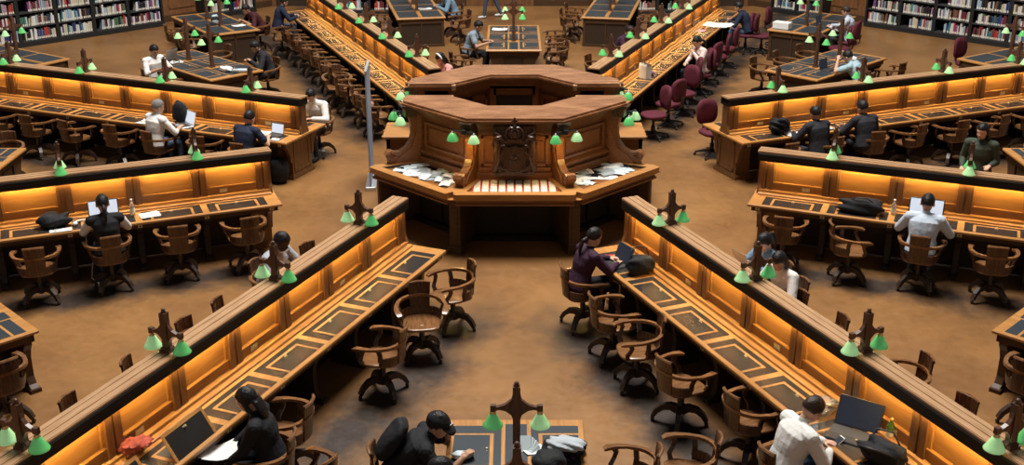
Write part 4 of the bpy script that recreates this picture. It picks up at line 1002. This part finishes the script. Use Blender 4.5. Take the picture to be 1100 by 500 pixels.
        c.rings(br, 0, HT); o = c.build('cap', M['cloth_black'], root, True); 
        c = MB(); c.box(.098, .104, -.022, -.006, .075, .085, 0, HT); c.box(.0985, .1045, .004, .020, .076, .084, 0, HT); c.build('cap_mark', M['paper'], root)
    if hat == 'band':
        c = MB(); c.sweep([(-.012+.02+.004*0, .088*cos(q), .024+.112*sin(q)) for q in [pi*j/12 for j in range(13)]], .034, .012, 0, HT, up=(0, 0, 1)); c.sweep([(.012, .090*cos(q), .020+.116*sin(q)) for q in [pi*j/16 for j in range(17)]], .036, .010, 0, HT, up=(1, 0, 0)); c.build('headband', M['paper'], root)
    return root
P1S = V((P1S[0], P1S[1], 0))
P24S = at(752, 79, .47)
D1 = ((.40, .15, .80), (.40, -.15, .80))
p1 = person('person in dark speckled top with bobbed black hair, bending over white papers, bottom left', P1S, FACE('A')+R(22), 'black', 'black', 'long', 'black', 'fair', 10, 26, -12, ((.30, .10, .60), (.32, -.16, .62)), female=True, vox=.007)
p2 = person('person in black cap with backpack, slumped on the bottom centre table, cheek on hand', P2S, R(6), 'black', 'charcoal', 'short', 'black', 'tan', 40, 22, -25, ((.43, .13, .93), (.52, -.18, .79)), 'short', hat='cap', vox=.006, elbow=(.6, .6, -1.2))
p3 = person('black-haired person with bare arms on the bottom centre table, below the capped one', P3S, R(8), 'black', 'charcoal', 'short', 'black', 'tan', 40, 40, 0, ((.50, .12, .79), (.46, -.12, .79)), 'short', vox=.006)
p4 = person('person in white long-sleeved shirt looking down at a phone, bottom right', P4S, FACE('a')+R(-4), 'white', 'jeans', 'short', 'brown', 'fair', 16, 38, 4, ((.36, .05, .76), (.35, -.09, .73)), vox=.006)
p5 = person('person in dark purple top typing on a laptop at the front right long desk', P5S, FACE('a')+R(2), 'purple', 'black', 'low', 'black', 'fair', 14, 18, 6, ((.42, .14, .80), (.42, -.08, .80)), female=True, vox=.007)
p6 = person('ponytailed person in black vest over denim shirt, reading behind the front right long desk', P6S, FACE('a', -1)+R(8), 'denim', 'jeans', 'pony', 'black', 'fair', 10, 28, 5, ((.34, .14, .95), (.34, -.10, .92)), female=True, inner='black')
p7 = person('person with long dark hair in white top beside the ponytailed one', P7S, FACE('a', -1)+R(10), 'white', 'black', 'long', 'black', 'tan', 14, 30, 20, ((.34, .14, .85), (.32, -.10, .85)), female=True)
p8 = person('dark-skinned person in patterned grey shirt behind the front left long desk', P8S, FACE('A', -1), 'greyshirt', 'jeans', 'short', 'black', 'dark', 16, 25, 0, D1, 'short')
p9 = person('person in black vest with white sleeves at the screen on the middle left long desk', seat_on('B', 2, 1.0), FACE('B')+R(2), 'black', 'black', 'low', 'black', 'tan', 8, 12, 0, ((.38, .18, .80), (.38, -.20, .80)), sleevem='white', female=True)
p10 = person('person in pale shirt seen from behind, at the laptop on the middle right long desk', seat_on('b', 2, .98), FACE('b')+R(-3), 'paleblue', 'charcoal', 'short', 'black', 'tan', 10, 12, 0, ((.38, .22, .80), (.38, -.22, .80)), vox=.007)
p11 = person('grey-haired person in white shirt at the open laptop, upper left long desk', seat_on('C', 2, .93), FACE('C')-R(14), 'white', 'jeans', 'short', 'grey', 'fair', 8, 12, -22, ((.34, .16, .80), (.36, -.18, .80)), 'half')
p12 = person('person in navy T-shirt reading at the upper left long desk, near its tip', seat_on('C', 0, .93), FACE('C')-R(4), 'navy', 'jeans', 'short', 'black', 'fair', 16, 22, -6, ((.38, .16, .80), (.36, -.20, .80)), 'short')
p13 = person('person in white shirt beyond the tip of the upper left long desk', P2('C', 4.28, -1.08), FACE('C', -1), 'white', 'charcoal', 'short', 'black', 'fair', 16, 30, 0, D1)
p14 = person('left one of the two dark-suited people at the upper right long desk', P2('c', 5.12, .93), FACE('c')+R(4), 'darksuit', 'darksuit', 'short', 'black', 'tan', 12, 15, 0, ((.38, .20, .80), (.38, -.20, .80)))
p15 = person('right one of the two dark-suited people at the upper right long desk', P2('c', 6.10, .93), FACE('c')+R(-3), 'darksuit', 'darksuit', 'short', 'black', 'tan', 14, 18, 20, ((.38, .20, .80), (.38, -.20, .80)))
q = at(1057, 140, 1.58); p16 = person('person in dark green coat standing between the two right-hand long desks', (q.x, q.y), R(-120), 'green', 'black', 'long', 'black', 'fair', 2, 10, -15, ((.22, .18, 1.12), (.20, -.20, 1.05)), stand=True, female=True)
p17 = person('person in white shirt leaning back on the left of the upper left table', P17S, R(45)-R(90)+R(10), 'white', 'black', 'short', 'black', 'tan', 2, 20, 0, ((.32, .14, .86), (.30, -.14, .86)), 'half')
p18 = person('person in dark jacket on the right of the upper left table, head bowed', P18S, R(225)-R(18), 'darksuit', 'darksuit', 'short', 'black', 'tan', 20, 32, 5, ((.34, .12, .86), (.36, -.12, .84)), inner='white', skirt=True)
p19 = person('person in maroon top leaning on the storage table at upper left', P19S, R(213.75), 'maroon', 'black', 'short', 'black', 'tan', 34, 30, 0, D1, 'half')
p20 = person('person in pink top with white headband peeking over the rostrum', P20S, R(215), 'pink', 'jeans', 'long', 'black', 'fair', 16, 30, 0, ((.40, .14, .80), (.34, -.14, .80)), hat='band', female=True)
p21 = person('person in grey-blue polo reading left of the table beyond the rostrum', P21S, R(0)+R(-12), 'greyblue', 'black', 'short', 'black', 'tan', 18, 24, 0, D1, 'short')
q = at(528, 19, 0); p22 = person('striding person in jeans and trainers cut off by the top edge', (q.x, q.y), R(190), 'black', 'jeans', 'short', 'black', 'tan', 4, 0, 0, ((.25, .22, .95), (-.2, -.22, .9)), stand=True, step=.26, shoe='shoewhite')
p23 = person('person in denim jacket at the top centre left storage table', P23S, R(191.25), 'denim', 'jeans', 'short', 'black', 'tan', 24, 30, 0, D1)
p24 = person('person in pale blazer resting in a red chair at the back right long desk', P24S, R(200), 'blazer', 'black', 'low', 'black', 'fair', 10, 26, 0, ((.24, .12, .95), (.28, -.12, .72)), inner='black', female=True)
p25 = person('person in dark blue top at the top end of the back right long desk', P2('d', 4.44+.9*9.0, 1.10), FACE('d'), 'navy', 'jeans', 'short', 'black', 'tan', 26, 20, 0, D1)
p26 = person('dark-haired person behind the back right long desk, near the teal bag', P2('d', 4.44+.9*4.6, -.95), FACE('d', -1), 'purple', 'black', 'short', 'black', 'tan', 20, 30, 0, D1)
p27 = person('person in pale shirt in a red chair by the upper right bookcase', P27S, R(56.25+90)+R(10), 'paleblue', 'charcoal', 'short', 'brown', 'fair', 8, 18, 0, ((.40, .12, .80), (.40, -.12, .80)))
p28 = person('person in pale blue T-shirt leaning on the upper right table, hand on head', P28S, R(45+90)+R(8), 'lightblue', 'jeans', 'short', 'black', 'fair', 30, 30, 0, ((.44, .12, 1.02), (.44, -.16, .79)), 'short')
p29 = person('person in navy cut off by the top edge at the back left long desk', P2('D', 4.44+.9*9.6, 1.0), FACE('D'), 'navy', 'jeans', 'short', 'black', 'tan', 14, 20, 0, D1)
chair(P24S, R(200), 'red fabric office chair of the person in the pale blazer', 'red office chairs', po)
chair(P2('d', 4.44+.9*9.0, 1.10), FACE('d'), 'red fabric office chair of the person in dark blue at the top', 'red office chairs', po)

# ---------------------------------------------------------------- belongings
DZ = .7605
def laptop(label, loc, rz, w=.33, d=.23, body='black', scr='screen', ang=108):
    """user sits on the -x side looking to +x"""
    r = thing('laptop', label, 'laptop', loc, rz)
    m = MB(); m.bbox(-d/2, d/2, -w/2, w/2, 0, .016, .006); m.build('base', M[body], r)
    m = MB(); m.box(-d*.12, d*.40, -w*.44, w*.44, .016, .0175); m.box(-d*.44, -d*.20, -w*.16, w*.16, .016, .0172, 1); m.build('keyboard', [M['keys'], M['silver' if body != 'black' else 'black']], r)
    s = MB(); s.bbox(0, .008, -w/2, w/2, 0, d, .003); s.box(-.001, .0005, -w*.465, w*.465, .014, d-.012, 1); s.build('screen', [M[body], M[scr]], r, False, (d/2, 0, .016)).rotation_euler = (0, R(ang-90), 0)
    return r
def sheet(label, loc, rz, w=.21, h=.297, n=1, mat='paper', cat='paper', curl=.01):
    m = MB()
    for i in range(n):
        a = random.uniform(-.25, .25) if i else 0; T = Matrix.Translation((random.uniform(-.02, .02)*(i > 0), random.uniform(-.02, .02)*(i > 0), .0015*i)) @ Matrix.Rotation(a, 4, 'Z')
        rs = [[(-h/2+h*k/6, -w/2, curl*(k/6-.5)**2*4), (-h/2+h*k/6, w/2, curl*(k/6-.5)**2*4), (-h/2+h*k/6, w/2, curl*(k/6-.5)**2*4+.0012), (-h/2+h*k/6, -w/2, curl*(k/6-.5)**2*4+.0012)] for k in range(7)]
        m.rings(rs, 0, T)
    o = m.build('paper_sheet' if n < 3 else 'paper_stack', M[mat]); o.location = loc; o.rotation_euler = (0, 0, rz); return tag(o, label, cat)
def lump(name, label, cat, loc, rz, size, mat, seed=1, rough=.12, strap=None, n=28, freq=3):
    r = thing(name, label, cat, loc, rz); rnd = random.Random(seed); ph = [(rnd.uniform(0, 6), rnd.uniform(1, freq), rnd.uniform(1, freq), rnd.uniform(1, freq)) for _ in range(7)]
    rs = []
    for k in range(1, 15):
        a = pi*k/15; ring = []
        for i in range(n):
            q = 2*pi*i/n; p = V((abs(sin(a))**.7*cos(q), abs(sin(a))**.7*sin(q), cos(a))); d = 1+rough*sum(sin(f0+p.x*fx*2+p.y*fy*2+p.z*fz*2) for f0, fx, fy, fz in ph)/2.5
            sx = abs(p.x)**.8*(1 if p.x > 0 else -1); sy = abs(p.y)**.8*(1 if p.y > 0 else -1)
            ring.append((sx*size[0]/2*d, sy*size[1]/2*d, max(0, size[2]/2+p.z*size[2]/2*(d if p.z > 0 else 1))))
        rs.append(ring)
    m = MB(); m.rings(rs); m.build('body', M[mat], r, True)
    if strap:
        for s in strap:
            t = MB(); t.tube(s, .009, 6); t.build('strap', M['bag' if mat != 'bag' else 'black'], r, True)
    return r
def bottle(label, loc, h=.22, r_=.033, mat='clear', capm='paper', cat='bottle', lab=True):
    t = thing('bottle', label, cat, loc); m = MB(); m.lathe([(r_*.85, 0), (r_, .006), (r_, h*.62), (r_*.9, h*.70), (r_*.42, h*.85), (r_*.38, h*.95), (r_*.42, h*.96)], 18); m.build('body', M[mat], t, True)
    c = MB(); c.lathe([(r_*.46, h*.93), (r_*.46, h*1.0), (r_*.3, h*1.005)], 12); c.build('cap', M[capm], t, True)
    if lab: l = MB(); l.lathe([(r_*1.02, h*.18), (r_*1.02, h*.48)], 18, cap=False); l.build('label', M['label'], t, True)
    return t
fa, fA = FACE('a'), FACE('A')
laptop('open black laptop in front of the person in dark purple', P2('a', 4.42, .50, DZ), FACE('a')+R(8), .32, .22, 'black', 'screendim', 112)
lump('handbag', 'dark teal leather bag with red lining beside the laptop at the desk tip', 'bag', P2('a', 4.78, .33, DZ), R(20), (.36, .22, .22), 'bag', 3, .14, [[(-.12, .02, .2), (-.1, .06, .30), (0, .07, .33), (.10, .05, .30), (.12, .02, .2)]])
sheet('red folder under the dark bag on the front right long desk', P2('a', 4.25, .35, DZ), R(10), .22, .30, 1, 'redfelt', 'folder')
t = MB(); t.tube([P2('a', 5.25+.05*i, .55+.03*sin(i*2.1), DZ+.004) for i in range(-3, 4)], .003, 6); tag(t.build('cable', M['black'], None, True), 'thin black cable lying on the front right long desk', 'cable')
laptop('large open black laptop near the green bottle at the bottom right', at(914, 470, DZ), R(56), .42, .28, 'black', 'screendim', 115)
bottle('green glass bottle with cream label beside the large black laptop', at(955, 474, DZ), .235, .036, 'greenbottle', 'brass')
lump('plastic_bag', 'crumpled clear plastic bag between the person in white and the partition', 'bag', at(884, 443, DZ), R(30), (.30, .22, .13), 'grey', 9, .16, freq=5).children[0].data.materials[0] = M['clear']
lump('backpack', 'open black backpack with cables at the bottom edge beside the large laptop', 'backpack', at(948, 497, DZ), R(-30), (.42, .26, .20), 'bag', 5, .2, [[(-.15, .05, .15), (-.1, .1, .26), (.05, .1, .26), (.12, .05, .17)], [(-.1, -.1, .1), (-.2, -.15, .2), (-.05, -.2, .22), (.1, -.12, .15)]])
r = thing('smartphone', 'white smartphone held by the person in the white shirt', 'phone', (0, 0, 0)); M4 = Matrix.Translation(V((P4S[0], P4S[1], 0))) @ Matrix.Rotation(FACE('a')-R(4), 4, 'Z')
r.location = M4 @ V((.475, -.02, .765)); r.rotation_euler = (0, R(-35), FACE('a')); MB().bbox(-.07, .07, -.035, .035, 0, .008, .004).build('body', M['paper'], r); MB().box(-.06, .06, -.031, .031, .008, .009).build('screen', M['screendim'], r)
M1 = Matrix.Translation(V((P1S[0], P1S[1], 0))) @ Matrix.Rotation(FACE('A')+R(22), 4, 'Z'); sheet('crumpled white papers held by the person with bobbed hair', M1 @ V((.42, -.02, .62)), FACE('A')+R(40), .26, .32, 4, 'paper', 'papers', .04)
M6 = Matrix.Translation(V((P6S[0], P6S[1], 0))) @ Matrix.Rotation(FACE('a', -1)+R(8), 4, 'Z'); o = sheet('white paper held up by the ponytailed reader', M6 @ V((.46, .02, 1.0)), FACE('a', -1)+R(8), .25, .32, 2, 'paper', 'paper', .03); o.rotation_euler = (0, R(-50), FACE('a', -1)+R(8))
# heap of scarf on the front left desk
sc_ = thing('scarf', 'heap of red and grey patterned scarf beside the raised flap', 'scarf', at(143, 488, DZ), 0); m = MB(); rnd = random.Random(4)
for q in range(9):
    a = rnd.uniform(0, 6.28); pth = [(rnd.uniform(-.18, .18)*cos(a+i)+rnd.uniform(-.05, .05), rnd.uniform(-.12, .12)*sin(a+i*1.3), max(.03, .05+.08*abs(sin(i*.9+q)))) for i in range(7)]
    m.sweep(pth, [.05, .09, .08, .10, .08, .09, .04], [.02, .035, .03, .04, .03, .03, .02], n=8)
sm_ = remesh(m, .009, 3); sm_.materials.append(M['scarf']); child('body', sm_, sc_)
# bottom centre table
lump('backpack', 'black backpack on the back of the capped person', 'backpack', (P2S[0]-.21, P2S[1]+.01, .74), R(8), (.15, .32, .42), 'bag', 8, .07).rotation_euler = (0, R(36), R(8))
lump('jumper', 'folded pale grey jumper lying over a black bag on the bottom centre table', 'jumper', at(608, 482, DZ+.10), R(-10), (.34, .20, .09), 'grey', 6, .16, freq=4)
lump('shoulder_bag', 'black bag under the grey jumper on the bottom centre table', 'bag', at(606, 486, DZ), R(-10), (.40, .24, .11), 'bag', 12, .1)
lump('soft_bag', 'round black bag at the bottom edge in front of the grey jumper', 'bag', at(590, 508, DZ), R(10), (.30, .26, .20), 'bag', 15, .06)
sheet('white note paper beside the round black bag', at(574, 484, DZ), R(20), .13, .17, 2, 'paper')
r = thing('notebook', 'fanned-open spiral notebook in front of the nearer table lamp', 'notebook', at(563, 486, DZ), R(60))
for i in range(9): 
    o = MB().box(0, .15, -.06, .06, 0, .001).build('page', M['papergrey' if i % 2 else 'paperblue'], r); o.rotation_euler = (0, -R(4+i*5), R(i*7-25))
sheet('small purple wrapper at the right rim of the bottom centre table', at(612, 493, DZ), R(30), .06, .09, 1, 'bk_purple', 'wrapper')
lump('pencil_case', 'blue patterned pouch on the bottom centre table left of the lamp', 'pouch', at(497, 492, DZ), R(10), (.20, .10, .06), 'denim_pouch' if 'denim_pouch' in M else 'paperblue', 2, .1)
# middle left desk
laptop('open laptop with bright screen on the middle left long desk', P2('B', 6.22, .40, DZ), FACE('B'), .40, .24, 'black', 'screen', 98)
bottle('clear plastic bottle standing right of the bright screen', P2('B', 5.85, .33, DZ), .24, .035, 'clear', 'paper')
sheet('white paper on the middle left long desk, right of the bottle', P2('B', 5.63, .42, DZ), FACE('B'), .26, .20, 2)
lump('backpack', 'black backpack lying on the middle left long desk, left of the screen', 'backpack', P2('B', 6.86, .38, DZ), R(115), (.24, .42, .18), 'bag', 21, .14)
sheet('white paper in front of the black backpack on the middle left long desk', P2('B', 6.80, .57, DZ), FACE('B'), .28, .12, 1)
r = thing('headphones', 'white headphones next to the bright screen', 'headphones', P2('B', 6.52, .42, DZ+.01), R(30)); m = MB(); m.tube([(.09*cos(q), .09*sin(q), .02) for q in [pi*j/10 for j in range(11)]], .009, 6); m.build('headband', M['paper'], r, True)
for s in (1, -1): MB().lathe([(.025, 0), (.036, .01), (.034, .03), (.02, .04)], 14).build('ear_cup', M['paper'], r, True, (.09*s, 0, 0))
t = MB(); c0 = P2('B', 6.5, .66, .74); t.tube([P2('B', 6.5, .50, DZ+.003), P2('B', 6.5, .60, DZ+.003), P2('B', 6.5, .655, .755), P2('B', 6.5, .67, .55), P2('B', 6.46, .68, .30), P2('B', 6.5, .72, .08), P2('B', 6.42, .76, .01), P2('B', 6.5, .80, .01)], .004, 6); tag(t.build('cable', M['paper'], None, True), 'white cable hanging from the middle left long desk to the floor', 'cable')
# middle right desk
laptop('open laptop with bright screen in front of the person in the pale shirt', P2('b', 6.22, .38, DZ), FACE('b'), .46, .25, 'black', 'screen', 98)
bottle('clear plastic bottle left of the bright laptop on the middle right long desk', P2('b', 5.80, .30, DZ), .22, .035, 'clear', 'paper')
lump('duffel_bag', 'large black bag lying on the middle right long desk', 'bag', P2('b', 5.38, .40, DZ), R(-22), (.60, .26, .20), 'bag', 31, .12, [[(-.15, -.05, .18), (-.08, -.08, .24), (.08, -.08, .24), (.15, -.05, .18)]])
# upper left desk
lump('backpack', 'black backpack standing against the partition behind the grey-haired person', 'backpack', P2('C', 6.25, .26, DZ), R(158), (.28, .20, .36), 'bag', 41, .08)
laptop('open silver laptop with pale screen in front of the grey-haired person', P2('C', 6.05, .45, DZ), FACE('C')-R(25), .33, .23, 'silver', 'screen', 105)
sheet('white paper by the left elbow of the grey-haired person', P2('C', 6.85, .50, DZ), FACE('C'), .2, .28)
sheet('white paper before the person in navy', P2('C', 4.55, .35, DZ), FACE('C'), .30, .28, 2)
laptop('small open tablet computer with keyboard near the tip of the upper left long desk', P2('C', 4.25, .36, DZ), FACE('C')-R(5), .26, .18, 'black', 'screen', 100)
sheet('white slip beneath the tablet computer at the tip of the desk', P2('C', 4.12, .55, DZ), FACE('C'), .15, .12)
q = at(299, 196, 0); r = lump('suitcase', 'dark wheeled bag standing on the floor by the tip of the upper left long desk', 'suitcase', (q.x, q.y, 0), R(60), (.30, .42, .44), 'bag', 44, .04, [[(-.06, 0, .42), (-.06, 0, .47), (.06, 0, .47), (.06, 0, .42)]])
# upper right desk
lump('rucksack', 'black and grey bag slumped at the tip of the upper right long desk', 'bag', P2('c', 4.72, .38, DZ), R(20), (.34, .24, .26), 'bag', 51, .2, freq=5)
sheet('white paper under the hand of the left dark-suited person', P2('c', 4.92, .55, DZ), FACE('c'), .26, .22, 2)
sheet('pale papers between the two dark-suited people', P2('c', 5.62, .42, DZ), FACE('c'), .24, .26, 3, 'paperblue', 'papers')
# back desks
sheet('spread white papers at the near end of the back left long desk', P2('D', 4.15, .42, DZ), FACE('D')+R(20), .30, .40, 5, 'paper', 'papers', .02)
sheet('spread white papers on the back right long desk near its top end', P2('d', 4.44+.9*8.3, .40, DZ), FACE('d'), .45, .9, 8, 'paper', 'papers', .02)
sheet('pink sheet standing on the back right long desk beside the partition', P2('d', 4.44+.9*7.4, .25, DZ), FACE('d'), .3, .3, 2, 'bk_pink')
r = thing('paper_bag', 'brown and white carrier bag standing on the back right long desk', 'bag', P2('d', 6.02, .38, DZ), R(30)); m = MB(); m.rings([[(-.07, -.12, 0), (.07, -.12, 0), (.07, .12, 0), (-.07, .12, 0)], [(-.065, -.12, .25), (.065, -.12, .25), (.065, .12, .25), (-.065, .12, .25)], [(-.05, -.13, .30), (.05, -.13, .30), (.05, .13, .29), (-.05, .13, .29)]], cap1=False); m.build('body', M['cream'], r)
for s in (1, -1): MB().tube([(.055*s, -.05, .28), (.05*s, -.045, .36), (.05*s, .045, .36), (.055*s, .05, .28)], .004, 6).build('handle', M['black'], r)
lump('purse', 'small dark purple purse beside the carrier bag', 'purse', P2('d', 6.30, .45, DZ), 0, (.10, .08, .07), 'bk_purple', 61, .05)

# upper left table
TA = lambda a_, r_, off, z=DZ: V((cos(R(a_))*r_-sin(R(a_))*off, sin(R(a_))*r_+cos(R(a_))*off, z))
laptop('open dark laptop with blue screen on the upper left table', TA(135, 10.3, .30), R(45-90)+R(15), .33, .23, 'silver', 'screendim', 105)
r = thing('headphones', 'tangle of white headphones and cable in front of the leaning-back person', 'headphones', TA(135, 9.75, .38, DZ+.01), R(20)); m = MB(); m.tube([(.10*cos(q), .10*sin(q), .03+.02*sin(q*3)) for q in [2*pi*j/16 for j in range(14)]], .012, 6); m.build('headband', M['paper'], r, True)
for s in (1, -1): MB().lathe([(.03, 0), (.042, .01), (.04, .035), (.02, .045)], 14).build('ear_cup', M['paper'], r, True, (.10*s, 0, 0))
lump('cushion', 'white soft pouch on the upper left table between the lamps and the dark jacket', 'pouch', TA(135, 8.45, -.02), R(-30), (.30, .18, .10), 'paper', 71, .1)
m = MB(); m.rings([[(x, r_*cos(2*pi*i/14), .045+r_*sin(2*pi*i/14)) for i in range(14)] for x, r_ in ((-.17, .02), (-.165, .036), (0, .042), (.165, .038), (.17, .02))]); o = m.build('rolled_mat', M['paperblue'], None, True); o.location = TA(135, 8.12, -.16); o.rotation_euler = (0, 0, R(5)); tag(o, 'pale blue rolled tube lying on the upper left table', 'roll')
laptop('open laptop with pinkish screen before the person in the pale blue T-shirt', TA(45, 8.9, -.34), R(135), .30, .21, 'black', 'screendim', 100)
lump('bread_bag', 'small white bundle on the upper right table beside the farther lamp', 'bundle', TA(45, 9.95, -.28), 0, (.22, .18, .12), 'paper', 81, .1)
sheet('white paper on the left part of the table beyond the rostrum', TA(90, 10.3, .33), R(0), .26, .36, 2)
r = thing('box', 'white cardboard box on the near end of the upper right storage table', 'box', TA(56.25, 12.35, .38), R(56.25)); MB().bbox(-.13, .13, -.20, .20, 0, .14, .004).build('body', M['paper'], r); MB().box(-.132, .132, -.203, .203, .10, .145).build('lid', M['paper'], r)
laptop('open dark laptop before the person in pale shirt by the bookcase', TA(56.25, 13.1, -.40), R(146.25), .33, .23, 'black', 'screendim', 105)
sheet('white paper before the person in maroon', TA(123.75, 12.7, -.35), R(30), .22, .30, 2)
sheet('open white book before the person in denim', TA(101.25, 13.2, -.25), R(10), .22, .34, 3, 'paper', 'book')
for i in range(3): lump('pouch', 'small pouch among the clutter on the upper left storage table, %s from the rostrum' % ORD[i], 'clutter', TA(123.75, 13.2+.35*i, .05-.12*i), R(40*i), (.20, .14, .10), ('grey', 'bag', 'paperblue')[i], 90+i, .12)
# tall banner left of the rostrum, seen nearly edge-on
r = thing('pull_up_banner', 'pale blue pull-up banner seen almost edge-on left of the rostrum', 'banner', (-2.41, 1.05, 0), R(93))
MB().bbox(-.42, .42, -.09, .09, 0, .07, .01).build('base', M['silver'], r); MB().box(-.40, .40, -.012, .012, .07, 2.0).build('panel', M['banner'], r); MB().box(-.41, .41, -.02, .02, 1.99, 2.03).build('top_rail', M['silver'], r)
# white pillar sign at the north wall
r = thing('notice_stand', 'white notice stand at the far panelled wall', 'sign', (2.55, 16.9, 0), R(90)); MB().bbox(-.12, .12, -.16, .16, .02, 1.5, .005).build('body', M['paper'], r); MB().box(-.16, .16, -.2, .2, 0, .03).build('base', M['silver'], r)
# ---------------------------------------------------------------- daylight from the glazed dome
w = bpy.data.worlds.new('world'); scene.world = w; w.use_nodes = True
bg = w.node_tree.nodes['Background']; bg.inputs[0].default_value = (.80, .88, 1, 1); bg.inputs[1].default_value = .08
ld = bpy.data.lights.new('dome_skylight', 'AREA'); ld.shape = 'DISK'; ld.size = 11; ld.energy = 9600; ld.color = (1, .96, .90)
lo = bpy.data.objects.new('dome_skylight', ld); COL.objects.link(lo); lo.location = (0, 1.5, 23)
scene.view_settings.view_transform = 'Standard'; scene.view_settings.look = 'None'; scene.view_settings.gamma = 1; scene.view_settings.exposure = .2
scene.cycles.use_denoising = True; scene.cycles.max_bounces = 6; scene.cycles.diffuse_bounces = 3; scene.cycles.glossy_bounces = 3; scene.cycles.transmission_bounces = 5
try: scene.cycles.sample_clamp_indirect = 4
except Exception: pass
